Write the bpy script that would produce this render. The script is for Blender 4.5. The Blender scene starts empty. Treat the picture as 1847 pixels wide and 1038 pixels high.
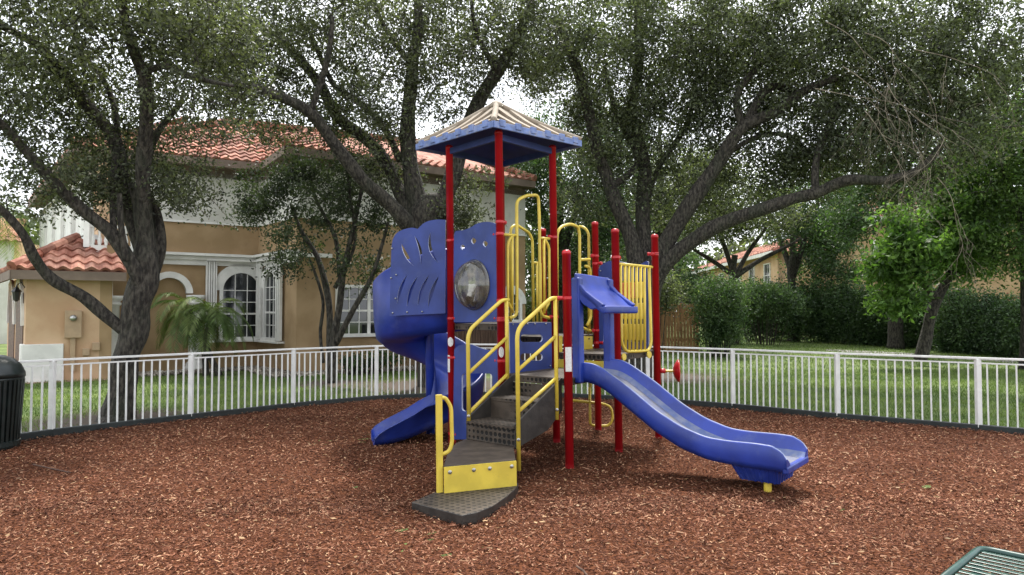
import bpy, math, random
import numpy as np
from mathutils import Vector, Matrix
R = math.radians
random.seed(7); rng = np.random.default_rng(7)
sc = bpy.context.scene
col = sc.collection
# ------------------------------------------------------------------ camera, sky, sun
F = 1280.0; CX, CY = 923.5, 519.0; EYE = 1.6; PITCH = R(1.835)
cd = bpy.data.cameras.new("camera"); cam = bpy.data.objects.new("camera", cd); col.objects.link(cam)
cam.location = (0, 0, EYE); cam.rotation_euler = (R(90) + PITCH, 0, 0)
cd.sensor_width = 36; cd.lens = F / 1847 * 36; cd.clip_end = 3000; cd.clip_start = 0.05
sc.camera = cam
SUN_EL, SUN_AZ = R(58), R(12)          # azimuth from +Y towards +X, the sun stands ahead of the camera
world = bpy.data.worlds.new("World"); sc.world = world; world.use_nodes = True
nt = world.node_tree; nt.nodes.clear()
wo = nt.nodes.new("ShaderNodeOutputWorld"); bg = nt.nodes.new("ShaderNodeBackground")
sky = nt.nodes.new("ShaderNodeTexSky"); sky.sky_type = 'NISHITA'; sky.sun_disc = False
sky.sun_elevation = SUN_EL; sky.sun_rotation = SUN_AZ; sky.air_density = 1.2; sky.dust_density = 4
tc = nt.nodes.new("ShaderNodeTexCoord"); nz = nt.nodes.new("ShaderNodeTexNoise")
nz.inputs['Scale'].default_value = 2.2; nz.inputs['Detail'].default_value = 7
rp = nt.nodes.new("ShaderNodeValToRGB"); rp.color_ramp.elements[0].position = .33; rp.color_ramp.elements[1].position = .58
rp.color_ramp.elements[0].color = (.55, .55, .55, 1); rp.color_ramp.elements[1].color = (1, 1, 1, 1)
mx = nt.nodes.new("ShaderNodeMixRGB"); mx.inputs[2].default_value = (9.0, 9.3, 9.8, 1)
nt.links.new(tc.outputs['Generated'], nz.inputs['Vector']); nt.links.new(nz.outputs['Fac'], rp.inputs[0])
nt.links.new(rp.outputs[0], mx.inputs[0]); nt.links.new(sky.outputs[0], mx.inputs[1])
nt.links.new(mx.outputs[0], bg.inputs[0]); bg.inputs[1].default_value = 0.12
nt.links.new(bg.outputs[0], wo.inputs[0])
sd = bpy.data.lights.new("sun", 'SUN'); sd.energy = 3.6; sd.angle = R(8); sd.color = (1, .95, .88)
sun = bpy.data.objects.new("sun", sd); col.objects.link(sun)
sv = Vector((math.sin(SUN_AZ) * math.cos(SUN_EL), math.cos(SUN_AZ) * math.cos(SUN_EL), math.sin(SUN_EL)))
sun.rotation_euler = sv.to_track_quat('Z', 'Y').to_euler(); sun.location = (0, 0, 40)
sc.view_settings.view_transform = 'Standard'; sc.view_settings.look = 'None'
sc.view_settings.exposure = 0.95; sc.view_settings.gamma = 1
sc.cycles.use_denoising = True
sc.cycles.max_bounces = 7; sc.cycles.transparent_max_bounces = 12

# ------------------------------------------------------------------ measuring helpers
RC = Matrix.Rotation(R(90) + PITCH, 3, 'X'); CAM = Vector((0, 0, EYE))
def ray(x, y): return RC @ Vector(((x - CX) / F, -(y - CY) / F, -1))
def at(x, y, Y):
    d = ray(x, y); return CAM + d * (Y / d.y)
def gr(x, y, z=0):
    d = ray(x, y); return CAM + d * ((z - EYE) / d.z)
def onplane(x, y, P, n, xf=None):
    d = ray(x, y); t = (Vector(P) - CAM).dot(n) / d.dot(n); return CAM + d * t
# ------------------------------------------------------------------ materials
MATS = {}
def mat(name, c, rough=.6, var=.12, scale=8, bump=0, bscale=60, metal=0, c2=None, lo=.4, hi=.62, spec=.5, stretch=None, coat=0, detail=5, island=0, dirt=None):
    m = bpy.data.materials.new(name); m.use_nodes = True; t = m.node_tree; b = t.nodes['Principled BSDF']
    N = t.nodes.new; L = t.links.new
    co = N("ShaderNodeTexCoord"); mp = N("ShaderNodeMapping"); L(co.outputs['Object'], mp.inputs[0])
    if stretch: mp.inputs['Scale'].default_value = stretch
    n = N("ShaderNodeTexNoise"); n.inputs['Scale'].default_value = scale; n.inputs['Detail'].default_value = detail
    L(mp.outputs[0], n.inputs['Vector'])
    r = N("ShaderNodeValToRGB"); r.color_ramp.elements[0].position = lo; r.color_ramp.elements[1].position = hi
    if c2 is None:
        a = [max(0, v * (1 - var)) for v in c]; d = [min(1, v * (1 + var)) for v in c]
    else: a, d = c, c2
    r.color_ramp.elements[0].color = (*a, 1); r.color_ramp.elements[1].color = (*d, 1)
    L(n.outputs['Fac'], r.inputs[0]); out = r.outputs[0]
    if island:
        g = N("ShaderNodeNewGeometry"); hsv = N("ShaderNodeHueSaturation"); mr = N("ShaderNodeMapRange")
        L(g.outputs['Random Per Island'], mr.inputs[0]); mr.inputs[3].default_value = 1 - island; mr.inputs[4].default_value = 1 + island
        L(mr.outputs[0], hsv.inputs['Value']); L(out, hsv.inputs['Color']); out = hsv.outputs[0]
    if dirt:
        dn = N("ShaderNodeTexNoise"); dn.inputs['Scale'].default_value = dirt[1]; dn.inputs['Detail'].default_value = 8; dn.inputs['Roughness'].default_value = .7
        L(mp.outputs[0], dn.inputs['Vector'])
        dr = N("ShaderNodeValToRGB"); dr.color_ramp.elements[0].position = dirt[2]; dr.color_ramp.elements[1].position = dirt[2] + .18
        dr.color_ramp.elements[0].color = (0, 0, 0, 1); dr.color_ramp.elements[1].color = (dirt[3],) * 3 + (1,)
        L(dn.outputs['Fac'], dr.inputs[0]); mm = N("ShaderNodeMixRGB"); L(dr.outputs[0], mm.inputs[0]); L(out, mm.inputs[1])
        mm.inputs[2].default_value = (*dirt[0], 1); out = mm.outputs[0]
    L(out, b.inputs['Base Color']); b.inputs['Roughness'].default_value = rough; b.inputs['Metallic'].default_value = metal
    b.inputs['Specular IOR Level'].default_value = spec; b.inputs['Coat Weight'].default_value = coat
    if bump:
        n2 = N("ShaderNodeTexNoise"); n2.inputs['Scale'].default_value = bscale; n2.inputs['Detail'].default_value = 6
        L(mp.outputs[0], n2.inputs['Vector']); bp = N("ShaderNodeBump"); bp.inputs['Strength'].default_value = bump
        bp.inputs['Distance'].default_value = .02; L(n2.outputs['Fac'], bp.inputs['Height']); L(bp.outputs[0], b.inputs['Normal'])
    MATS[name] = m; return m
def leafmat(name, c, c2, trans=.35, isl=.5, rough=.55, scale=1.2, spec=.35):
    m = mat(name, c, rough=rough, c2=c2, scale=scale, island=isl, spec=spec); t = m.node_tree; b = t.nodes['Principled BSDF']
    tr = t.nodes.new("ShaderNodeBsdfTranslucent"); mxs = t.nodes.new("ShaderNodeMixShader"); mxs.inputs[0].default_value = trans
    src = b.inputs['Base Color'].links[0].from_socket
    mu = t.nodes.new("ShaderNodeMixRGB"); mu.blend_type = 'MULTIPLY'; mu.inputs[0].default_value = 1; mu.inputs[2].default_value = (1.5, 1.7, .7, 1)
    t.links.new(src, mu.inputs[1]); t.links.new(mu.outputs[0], tr.inputs[0])
    o = t.nodes['Material Output']; t.links.new(b.outputs[0], mxs.inputs[1]); t.links.new(tr.outputs[0], mxs.inputs[2]); t.links.new(mxs.outputs[0], o.inputs[0]); return m
M = MATS
mat('red', (.42, .008, .014), rough=.32, var=.12, scale=3, bump=.04, bscale=200, dirt=((.30, .10, .09), 14, .62, .25))
mat('yellow', (.60, .45, .055), rough=.4, var=.1, scale=5, bump=.05, bscale=150, dirt=((.28, .2, .06), 22, .6, .35))
mat('blue', (.020, .042, .200), rough=.5, var=.18, scale=3, bump=.05, bscale=120, dirt=((.07, .10, .22), 9, .55, .3))
mat('blue_edge', (.50, .54, .72), rough=.5)
mat('blue_slide', (.013, .036, .25), rough=.42, var=.2, scale=3, bump=.06, bscale=160, dirt=((.09, .12, .26), 5, .54, .38))
mat('slide_bed', (.15, .15, .16), rough=.75, c2=(.085, .10, .18), scale=6, stretch=(1, 1, 1), bump=.1, dirt=((.12, .09, .06), 16, .55, .8))
mat('slide_wear', (.08, .115, .25), rough=.6, c2=(.17, .19, .27), scale=10, dirt=((.12, .10, .08), 20, .58, .5))
mat('roof_plastic', (.24, .19, .14), rough=.85, c2=(.36, .31, .24), scale=9, bump=.3, bscale=40, dirt=((.09, .065, .05), 9, .48, .8))
mat('roof_trim', (.13, .19, .40), rough=.6, var=.2, scale=10, dirt=((.35, .35, .38), 14, .5, .6))
mat('roof_under', (.018, .035, .16), rough=.6, var=.1)
def perforated(name, c, s):
    m = mat(name, c, rough=.6, spec=.3, var=.2, scale=9, bump=0, dirt=((.12, .075, .05), 14, .58, .5)); t = m.node_tree; b = t.nodes['Principled BSDF']
    co = t.nodes.new("ShaderNodeTexCoord"); v = t.nodes.new("ShaderNodeTexVoronoi"); v.inputs['Scale'].default_value = s; v.inputs['Randomness'].default_value = 0
    mp = t.nodes.new("ShaderNodeMapping"); mp.inputs['Rotation'].default_value = (0, 0, R(40)); t.links.new(co.outputs['Object'], mp.inputs[0]); t.links.new(mp.outputs[0], v.inputs['Vector'])
    r = t.nodes.new("ShaderNodeValToRGB"); r.color_ramp.elements[0].position = .35; r.color_ramp.elements[1].position = .43
    t.links.new(v.outputs['Distance'], r.inputs[0])
    mm = t.nodes.new("ShaderNodeMixRGB"); t.links.new(r.outputs[0], mm.inputs[0]); mm.inputs[1].default_value = (.006, .005, .004, 1)
    src = b.inputs['Base Color'].links[0].from_socket; t.links.new(src, mm.inputs[2]); t.links.new(mm.outputs[0], b.inputs['Base Color'])
    bp = t.nodes.new("ShaderNodeBump"); bp.inputs['Strength'].default_value = .6; bp.inputs['Distance'].default_value = .01
    t.links.new(r.outputs[0], bp.inputs['Height']); t.links.new(bp.outputs[0], b.inputs['Normal'])
perforated('deck', (.060, .046, .034), 17)
mat('deck_plain', (.03, .026, .022), rough=.45, var=.25, scale=12, bump=.1)
mat('bolt', (.42, .42, .40), rough=.3, metal=.9)
mat('sticker', (.62, .62, .60), rough=.6, var=.08, scale=60)
mat('white_paint', (.70, .70, .67), rough=.45, var=.07, scale=6, dirt=((.34, .31, .25), 14, .56, .4))
mat('edging', (.012, .017, .016), rough=.6, var=.3, bump=.1)
mat('mulch_base', (.040, .013, .006), rough=1, spec=.1, c2=(.15, .056, .026), scale=42, bump=1, bscale=70, detail=9)
mat('bark', (.016, .013, .010), rough=.95, c2=(.075, .066, .052), scale=24, bump=1, bscale=34, stretch=(1, 1, .35), detail=9, dirt=((.04, .05, .028), 2.4, .5, .6))
M['bark'].node_tree.nodes['Bump'].inputs['Distance'].default_value = .07
mat('bark_pale', (.16, .13, .095), rough=.9, c2=(.28, .24, .18), scale=9, bump=.6, bscale=30)
mat('stucco', (.29, .195, .10), rough=.92, c2=(.37, .255, .14), scale=1.4, bump=.35, bscale=90, dirt=((.22, .15, .09), 1.7, .58, .45))
mat('stucco_light', (.50, .32, .19), rough=.9, c2=(.58, .40, .25), scale=1.4, bump=.3, bscale=90)
mat('stucco_white', (.52, .51, .46), rough=.9, c2=(.62, .61, .56), scale=1.2, bump=.3, bscale=90, dirt=((.36, .35, .30), 1.8, .56, .45))
mat('trim_white', (.70, .69, .65), rough=.7, var=.07, scale=3, dirt=((.34, .35, .28), 5, .57, .55))
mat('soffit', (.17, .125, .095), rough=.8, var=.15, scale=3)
mat('window_glass', (.012, .015, .018), rough=.06, var=.3, scale=1, spec=.9)
mat('garage_wood', (.10, .055, .035), rough=.6, var=.3, scale=2, stretch=(1, 1, 12))
mat('tile', (.23, .080, .050), rough=.9, c2=(.40, .20, .14), scale=3.2, island=.4, bump=.3, bscale=60, dirt=((.16, .10, .08), 4, .56, .6))
mat('cedar', (.20, .10, .04), rough=.85, c2=(.36, .20, .085), scale=3, stretch=(6, 6, .6), island=.3, bump=.4)
mat('cedar_dark', (.045, .022, .014), rough=.85, c2=(.10, .055, .035), scale=3, stretch=(6, 6, .6), island=.3, bump=.4)
mat('rust_rail', (.22, .05, .03), rough=.7)
mat('concrete', (.20, .19, .17), rough=.9, var=.12, scale=4, bump=.3)
mat('paver', (.33, .20, .15), rough=.9, var=.2, scale=9, bump=.4)
mat('stone', (.22, .19, .15), rough=.9, c2=(.48, .43, .36), scale=.8, island=.45)
mat('bin_green', (.010, .016, .015), rough=.35, var=.2, bump=.05)
mat('bench_green', (.012, .05, .04), rough=.33, var=.15, scale=20)
mat('utility', (.40, .28, .17), rough=.5, var=.06)
mat('lamp_metal', (.012, .012, .012), rough=.4)
mat('sign_blue', (.05, .12, .35), rough=.4)
leafmat('leaf_oak', (.052, .059, .038), (.108, .120, .078), isl=.75, trans=.4)
leafmat('leaf_oak_far', (.055, .065, .042), (.120, .138, .085), isl=.75, trans=.42)
leafmat('leaf_bright', (.06, .12, .03), (.13, .22, .055), isl=.5, trans=.4)
leafmat('leaf_mid', (.045, .085, .026), (.105, .165, .05), isl=.6, trans=.4)
leafmat('leaf_hedge', (.032, .062, .025), (.075, .125, .048), isl=.6, trans=.3)
leafmat('leaf_shrub', (.04, .075, .03), (.10, .15, .07), isl=.6, trans=.35)
leafmat('leaf_yellow', (.09, .11, .02), (.20, .20, .05), isl=.5, trans=.45)
leafmat('leaf_fig', (.024, .034, .018), (.055, .075, .036), isl=.5, trans=.3)
leafmat('frond', (.07, .115, .03), (.15, .19, .06), isl=.35, trans=.4)
leafmat('grass_blade', (.075, .125, .024), (.15, .21, .048), isl=.4, trans=.18, scale=.5)
leafmat('dry_leaf', (.22, .13, .06), (.40, .26, .13), isl=.4, trans=.2)
def chipmat():
    m = mat('chips', (.1, .04, .02), rough=.95, scale=1, spec=.2); t = m.node_tree; b = t.nodes['Principled BSDF']
    g = t.nodes.new("ShaderNodeNewGeometry"); r = t.nodes.new("ShaderNodeValToRGB"); e = r.color_ramp.elements
    e[0].position = 0; e[0].color = (.04, .012, .006, 1); e[1].position = 1; e[1].color = (.55, .34, .19, 1)
    for p, c in ((.3, (.098, .033, .017)), (.6, (.175, .064, .034)), (.86, (.31, .145, .085)), (.96, (.44, .26, .16))):
        k = e.new(p); k.color = (*c, 1)
    t.links.new(g.outputs['Random Per Island'], r.inputs[0])
    co = t.nodes.new("ShaderNodeTexCoord"); n = t.nodes.new("ShaderNodeTexNoise"); n.inputs['Scale'].default_value = .8; n.inputs['Detail'].default_value = 4
    t.links.new(co.outputs['Object'], n.inputs['Vector']); mr = t.nodes.new("ShaderNodeMapRange"); mr.inputs[1].default_value = .3; mr.inputs[2].default_value = .7; mr.inputs[3].default_value = .55; mr.inputs[4].default_value = 1.08
    t.links.new(n.outputs['Fac'], mr.inputs[0]); h = t.nodes.new("ShaderNodeHueSaturation"); t.links.new(mr.outputs[0], h.inputs['Value']); t.links.new(r.outputs[0], h.inputs['Color'])
    t.links.new(h.outputs[0], b.inputs['Base Color'])
chipmat()
def lawnmat():
    m = mat('lawn', (.065, .105, .020), rough=.95, c2=(.125, .17, .038), scale=1.1, bump=1, bscale=55, detail=8, dirt=((.10, .085, .045), .55, .62, .55))
    t = m.node_tree; b = t.nodes['Principled BSDF']; src = b.inputs['Base Color'].links[0].from_socket
    co = t.nodes.new("ShaderNodeTexCoord"); last = src
    n = t.nodes.new("ShaderNodeTexNoise"); n.inputs['Scale'].default_value = 2.5; n.inputs['Detail'].default_value = 8; t.links.new(co.outputs['Object'], n.inputs['Vector'])
    for (x, y, r) in ((-5.7, 10.3, 1.5), (-3.9, 15.6, 1.1), (-1.7, 15.0, 2.2), (3.3, 17, 2.4)):
        v = t.nodes.new("ShaderNodeVectorMath"); v.operation = 'DISTANCE'; v.inputs[1].default_value = (x, y, 0); t.links.new(co.outputs['Object'], v.inputs[0])
        a = t.nodes.new("ShaderNodeMath"); a.operation = 'MULTIPLY_ADD'; a.inputs[1].default_value = 1 / r; t.links.new(v.outputs['Value'], a.inputs[0]); t.links.new(n.outputs['Fac'], a.inputs[2])
        q = t.nodes.new("ShaderNodeMapRange"); q.inputs[1].default_value = 1.1; q.inputs[2].default_value = 1.6; q.inputs[3].default_value = 1; q.inputs[4].default_value = 0; t.links.new(a.outputs[0], q.inputs[0])
        mm = t.nodes.new("ShaderNodeMixRGB"); t.links.new(q.outputs[0], mm.inputs[0]); t.links.new(last, mm.inputs[1]); mm.inputs[2].default_value = (.075, .055, .038, 1); last = mm.outputs[0]
    t.links.new(last, b.inputs['Base Color'])
lawnmat()
def dome_mat():
    m = bpy.data.materials.new('acrylic'); m.use_nodes = True; t = m.node_tree; t.nodes.clear()
    o = t.nodes.new("ShaderNodeOutputMaterial"); a = t.nodes.new("ShaderNodeBsdfTransparent"); g = t.nodes.new("ShaderNodeBsdfGlossy"); d = t.nodes.new("ShaderNodeBsdfDiffuse")
    a.inputs[0].default_value = (.62, .62, .6, 1); g.inputs['Roughness'].default_value = .07; d.inputs[0].default_value = (.30, .28, .22, 1)
    n = t.nodes.new("ShaderNodeTexNoise"); n.inputs['Scale'].default_value = 7; n.inputs['Detail'].default_value = 9; r = t.nodes.new("ShaderNodeMapRange"); r.inputs[1].default_value = .42; r.inputs[2].default_value = .75; r.inputs[3].default_value = .14; r.inputs[4].default_value = .55
    t.links.new(n.outputs['Fac'], r.inputs[0]); m1 = t.nodes.new("ShaderNodeMixShader"); m2 = t.nodes.new("ShaderNodeMixShader"); f = t.nodes.new("ShaderNodeFresnel"); f.inputs[0].default_value = 1.7
    t.links.new(r.outputs[0], m1.inputs[0]); t.links.new(a.outputs[0], m1.inputs[1]); t.links.new(d.outputs[0], m1.inputs[2])
    t.links.new(f.outputs[0], m2.inputs[0]); t.links.new(m1.outputs[0], m2.inputs[1]); t.links.new(g.outputs[0], m2.inputs[2]); t.links.new(m2.outputs[0], o.inputs[0]); M['acrylic'] = m
dome_mat()

# ------------------------------------------------------------------ object helpers
ORI = {}
def root_of(o):
    while o.parent: o = o.parent
    return o
def tag(o, label=None, cat=None, group=None, kind=None):
    if label: o['label'] = label
    if cat: o['category'] = cat
    if group: o['group'] = group
    if kind: o['kind'] = kind
    return o
def thing(name, loc, label, cat, group=None, rot=None):
    o = bpy.data.objects.new(name, None); col.objects.link(o); o.location = loc; o.empty_display_size = .2
    if rot: o.rotation_euler = rot
    ORI[o.name] = Vector(loc); return tag(o, label, cat, group)
def link(name, me, m, parent=None, smooth=False):
    o = bpy.data.objects.new(name, me); col.objects.link(o)
    if m: me.materials.append(M[m])
    if parent:
        o.parent = parent; off = ORI[root_of(parent).name]; me.transform(Matrix.Translation(-off))
    if smooth:
        for p in me.polygons: p.use_smooth = True
    return o
class MB:
    def __init__(s): s.v = []; s.f = []
    def add(s, vs, fs):
        b = len(s.v); s.v += [tuple(v) for v in vs]; s.f += [tuple(i + b for i in f) for f in fs]; return s
    def box(s, c, size, ux=(1, 0, 0), uy=None, uz=(0, 0, 1)):
        ux = Vector(ux).normalized(); uz = Vector(uz).normalized(); uy = Vector(uy).normalized() if uy else uz.cross(ux).normalized()
        c = Vector(c); a, b, d = (k / 2 for k in size); vs = []
        for i in (-1, 1):
            for j in (-1, 1):
                for k in (-1, 1): vs.append(c + ux * a * i + uy * b * j + uz * d * k)
        return s.add(vs, [(0, 1, 3, 2), (4, 6, 7, 5), (0, 4, 5, 1), (2, 3, 7, 6), (0, 2, 6, 4), (1, 5, 7, 3)])
    def bar(s, p, q, w, h, up=(0, 0, 1)):
        p, q = Vector(p), Vector(q); d = q - p; u = d.normalized(); up = Vector(up); side = u.cross(up)
        if side.length < 1e-4: side = u.cross(Vector((1, 0, 0)))
        side.normalize(); upv = side.cross(u)
        return s.box((p + q) / 2, (d.length, w, h), u, side, upv)
    def tube(s, pts, r, n=8, caps=True):
        pts = [Vector(p) for p in pts]; rs = r if isinstance(r, (list, tuple)) else [r] * len(pts); b = len(s.v)
        t0 = (pts[1] - pts[0]).normalized(); nrm = t0.orthogonal().normalized()
        for i, p in enumerate(pts):
            a = pts[max(0, i - 1)]; c = pts[min(len(pts) - 1, i + 1)]; t = (c - a).normalized()
            nrm = (nrm - t * nrm.dot(t))
            nrm = nrm.normalized() if nrm.length > 1e-6 else t.orthogonal().normalized()
            bn = t.cross(nrm)
            for k in range(n):
                g = 2 * math.pi * k / n; s.v.append(tuple(p + (nrm * math.cos(g) + bn * math.sin(g)) * rs[i]))
        for i in range(len(pts) - 1):
            for k in range(n): s.f.append((b + i * n + k, b + i * n + (k + 1) % n, b + (i + 1) * n + (k + 1) % n, b + (i + 1) * n + k))
        if caps:
            s.f.append(tuple(b + k for k in reversed(range(n)))); e = b + (len(pts) - 1) * n; s.f.append(tuple(e + k for k in range(n)))
        return s
    def lathe(s, prof, c, axis=(0, 0, 1), n=20):
        ax = Vector(axis).normalized(); u = ax.orthogonal().normalized(); w = ax.cross(u); c = Vector(c); b = len(s.v)
        for (r, h) in prof:
            for k in range(n):
                g = 2 * math.pi * k / n; s.v.append(tuple(c + ax * h + (u * math.cos(g) + w * math.sin(g)) * r))
        for i in range(len(prof) - 1):
            for k in range(n): s.f.append((b + i * n + k, b + i * n + (k + 1) % n, b + (i + 1) * n + (k + 1) % n, b + (i + 1) * n + k))
        s.f.append(tuple(b + k for k in reversed(range(n)))); e = b + (len(prof) - 1) * n; s.f.append(tuple(e + k for k in range(n)))
        return s
    def prism(s, poly, z0, z1):
        n = len(poly); b = len(s.v)
        for z in (z0, z1):
            for p in poly: s.v.append((p[0], p[1], z))
        s.f.append(tuple(b + k for k in reversed(range(n)))); s.f.append(tuple(b + n + k for k in range(n)))
        for k in range(n): s.f.append((b + k, b + (k + 1) % n, b + n + (k + 1) % n, b + n + k))
        return s
    def build(s, name, m, parent=None, smooth=False, bevel=0, seg=2):
        me = bpy.data.meshes.new(name); me.from_pydata(s.v, [], s.f); me.update()
        o = link(name, me, m, parent, smooth)
        if bevel:
            md = o.modifiers.new('bevel', 'BEVEL'); md.width = bevel; md.segments = seg; md.limit_method = 'ANGLE'; md.angle_limit = R(40)
        return o
def smooth_path(pts, k=5):
    P = [Vector(p) for p in pts]; out = []
    for i in range(len(P) - 1):
        p0 = P[max(0, i - 1)]; p1 = P[i]; p2 = P[i + 1]; p3 = P[min(len(P) - 1, i + 2)]
        for j in range(k):
            t = j / k; out.append(.5 * ((2 * p1) + (p2 - p0) * t + (2 * p0 - 5 * p1 + 4 * p2 - p3) * t * t + (3 * p1 - p0 - 3 * p2 + p3) * t ** 3))
    out.append(P[-1]); return out
def rounded(pts, r=.06, k=5):
    P = [Vector(p) for p in pts]; out = [P[0]]
    for i in range(1, len(P) - 1):
        a, b, c = P[i - 1], P[i], P[i + 1]; d1 = (a - b); d2 = (c - b); rr = min(r, d1.length * .49, d2.length * .49)
        s0 = b + d1.normalized() * rr; s1 = b + d2.normalized() * rr
        for j in range(k + 1):
            t = j / k; out.append(s0 * (1 - t) ** 2 + b * 2 * t * (1 - t) + s1 * t * t)
    out.append(P[-1]); return out
def flat_panel(name, loops, P0, u, n, thick, m, edge, parent, bevel=.002):
    """loops: lists of 3-D points on the plane through P0; the first is the outline, the rest are holes"""
    u = Vector(u).normalized(); n = Vector(n).normalized(); w = n.cross(u).normalized(); P0 = Vector(P0)
    cu = bpy.data.curves.new('t', 'CURVE'); cu.dimensions = '2D'; cu.fill_mode = 'BOTH'; cu.extrude = thick / 2; cu.resolution_u = 2
    for lp in loops:
        sp = cu.splines.new('POLY'); sp.points.add(len(lp) - 1)
        for i, p in enumerate(lp):
            q = Vector(p) - P0; sp.points[i].co = (q.dot(u), q.dot(w), 0, 1)
        sp.use_cyclic_u = True
    ob = bpy.data.objects.new('t', cu); col.objects.link(ob)
    dg = bpy.context.evaluated_depsgraph_get(); me = bpy.data.meshes.new_from_object(ob.evaluated_get(dg)); bpy.data.objects.remove(ob); bpy.data.curves.remove(cu)
    me.name = name; Mx = Matrix((( u.x, w.x, n.x, P0.x), (u.y, w.y, n.y, P0.y), (u.z, w.z, n.z, P0.z), (0, 0, 0, 1)))
    me.materials.clear(); me.materials.append(M[m]); me.materials.append(M[edge or m])
    for p in me.polygons: p.material_index = 0 if abs(p.normal.z) > .8 else 1; p.use_smooth = False
    me.transform(Mx); o = link(name, me, None, parent)
    return o

# ------------------------------------------------------------------ ground
LAWN = [(-90, -12), (90, -12), (90, 140), (-90, 140)]
mb = MB(); n = 60
xs = np.linspace(-120, 120, n); ys = np.linspace(-15, 160, n)
mb.v = [(x, y, 0) for y in ys for x in xs]; mb.f = [(j * n + i, j * n + i + 1, (j + 1) * n + i + 1, (j + 1) * n + i) for j in range(n - 1) for i in range(n - 1)]
tag(mb.build('lawn', 'lawn'), kind='structure')
FP = [(-7.3, 5.6), (-6.75, 7.3), (-5.82, 9.02), (-4.66, 10.34), (-3.55, 11.57), (-2.39, 12.56), (-.9, 13.15), (.75, 13.0), (2.35, 12.32), (3.56, 11.48), (4.75, 10.40), (6.13, 9.37), (7.45, 8.35), (8.6, 7.1)]
MP = FP + [(9.2, 3), (8.5, -3), (3, -7), (-4, -6.5), (-7.8, -2), (-8.1, 2.5)]
POSTS_XY = ((.57, 7.06), (1.18, 7.88), (1.79, 8.72), (-.10, 7.70), (.53, 8.45), (1.12, 9.25), (-.70, 8.38), (-.1, 9.18), (.47, 9.95), (-6, 8.2))
def relief(X, Y):
    z = .018 + .007 * np.sin(X * 1.3 + 1.1 * np.sin(Y * .9)) + .006 * np.sin(Y * 2.1 + 1.7 * np.sin(X * 1.2)) + .004 * np.sin(X * 6 + Y * 3) * np.sin(Y * 7)
    for (x, y) in POSTS_XY: z = z + .018 * np.exp(-((X - x) ** 2 + (Y - y) ** 2) / .03)
    for (x, y, r) in ((2.65, 5.6, .55), (-1.9, 8.75, .5), (-.6, 5.0, .5)): z = z - .02 * np.exp(-((X - x) ** 2 + (Y - y) ** 2) / r ** 2) + .02 * np.exp(-(np.hypot(X - x, Y - y) - r * 1.5) ** 2 / .04)
    return np.clip(z, .006, .09)
# ------------------------------------------------------------------ fast triangle soups
def soup(name, P, m, parent=None):
    """P: (N,k,3) array of polygons with k corners"""
    N, k, _ = P.shape; me = bpy.data.meshes.new(name); V = P.reshape(-1, 3)
    if parent: V = V - np.array(ORI[root_of(parent).name])
    me.vertices.add(N * k); me.vertices.foreach_set('co', V.astype(np.float32).ravel())
    me.loops.add(N * k); me.loops.foreach_set('vertex_index', np.arange(N * k, dtype=np.int32))
    me.polygons.add(N); me.polygons.foreach_set('loop_start', np.arange(0, N * k, k, dtype=np.int32)); me.polygons.foreach_set('loop_total', np.full(N, k, dtype=np.int32))
    me.materials.append(M[m]); me.update(calc_edges=True)
    o = bpy.data.objects.new(name, me); col.objects.link(o)
    if parent: o.parent = parent
    return o
def unit(a): return a / np.maximum(np.linalg.norm(a, axis=-1, keepdims=True), 1e-9)
def leaves(C, L, W, droop=.25, upbias=.35):
    N = len(C); d = rng.normal(size=(N, 3)); d[:, 2] -= droop; d = unit(d)
    nn = rng.normal(size=(N, 3)); nn[:, 2] += upbias; s = unit(np.cross(d, nn)); up = np.cross(s, d)
    l = L * rng.uniform(.65, 1.3, (N, 1)); w = W * rng.uniform(.7, 1.25, (N, 1))
    a = C - d * l / 2; t = C + d * l / 2; mL = C - d * l * .05 + s * w / 2 + up * w * .18; mR = C - d * l * .05 - s * w / 2 + up * w * .18
    return np.stack([a, mL, t, mR], 1)
def inside(poly, X, Y):
    c = np.zeros(len(X), bool); n = len(poly)
    for i in range(n):
        x1, y1 = poly[i]; x2, y2 = poly[(i + 1) % n]
        k = ((y1 > Y) != (y2 > Y)) & (X < (x2 - x1) * (Y - y1) / (y2 - y1 + 1e-12) + x1); c ^= k
    return c
# the mulch bed: a gently uneven sheet that dips under the edging
gx = np.arange(-8.6, 9.5, .075); gy = np.arange(-7.3, 13.4, .075); GX, GY = np.meshgrid(gx, gy); ins = inside(MP, GX.ravel(), GY.ravel()).reshape(GX.shape)
GZ = np.where(ins, relief(GX, GY) + rng.normal(0, .004, GX.shape), -.03); nx_ = len(gx)
vv = np.stack([GX.ravel(), GY.ravel(), GZ.ravel()], 1); ff = []
for j in range(len(gy) - 1):
    for i in range(nx_ - 1):
        if ins[j, i] or ins[j + 1, i + 1] or ins[j, i + 1] or ins[j + 1, i]: ff.append((j * nx_ + i, j * nx_ + i + 1, (j + 1) * nx_ + i + 1, (j + 1) * nx_ + i))
mb = MB(); mb.v = vv.tolist(); mb.f = ff; tag(mb.build('mulch_ground', 'mulch_base', smooth=True), kind='structure')
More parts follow.
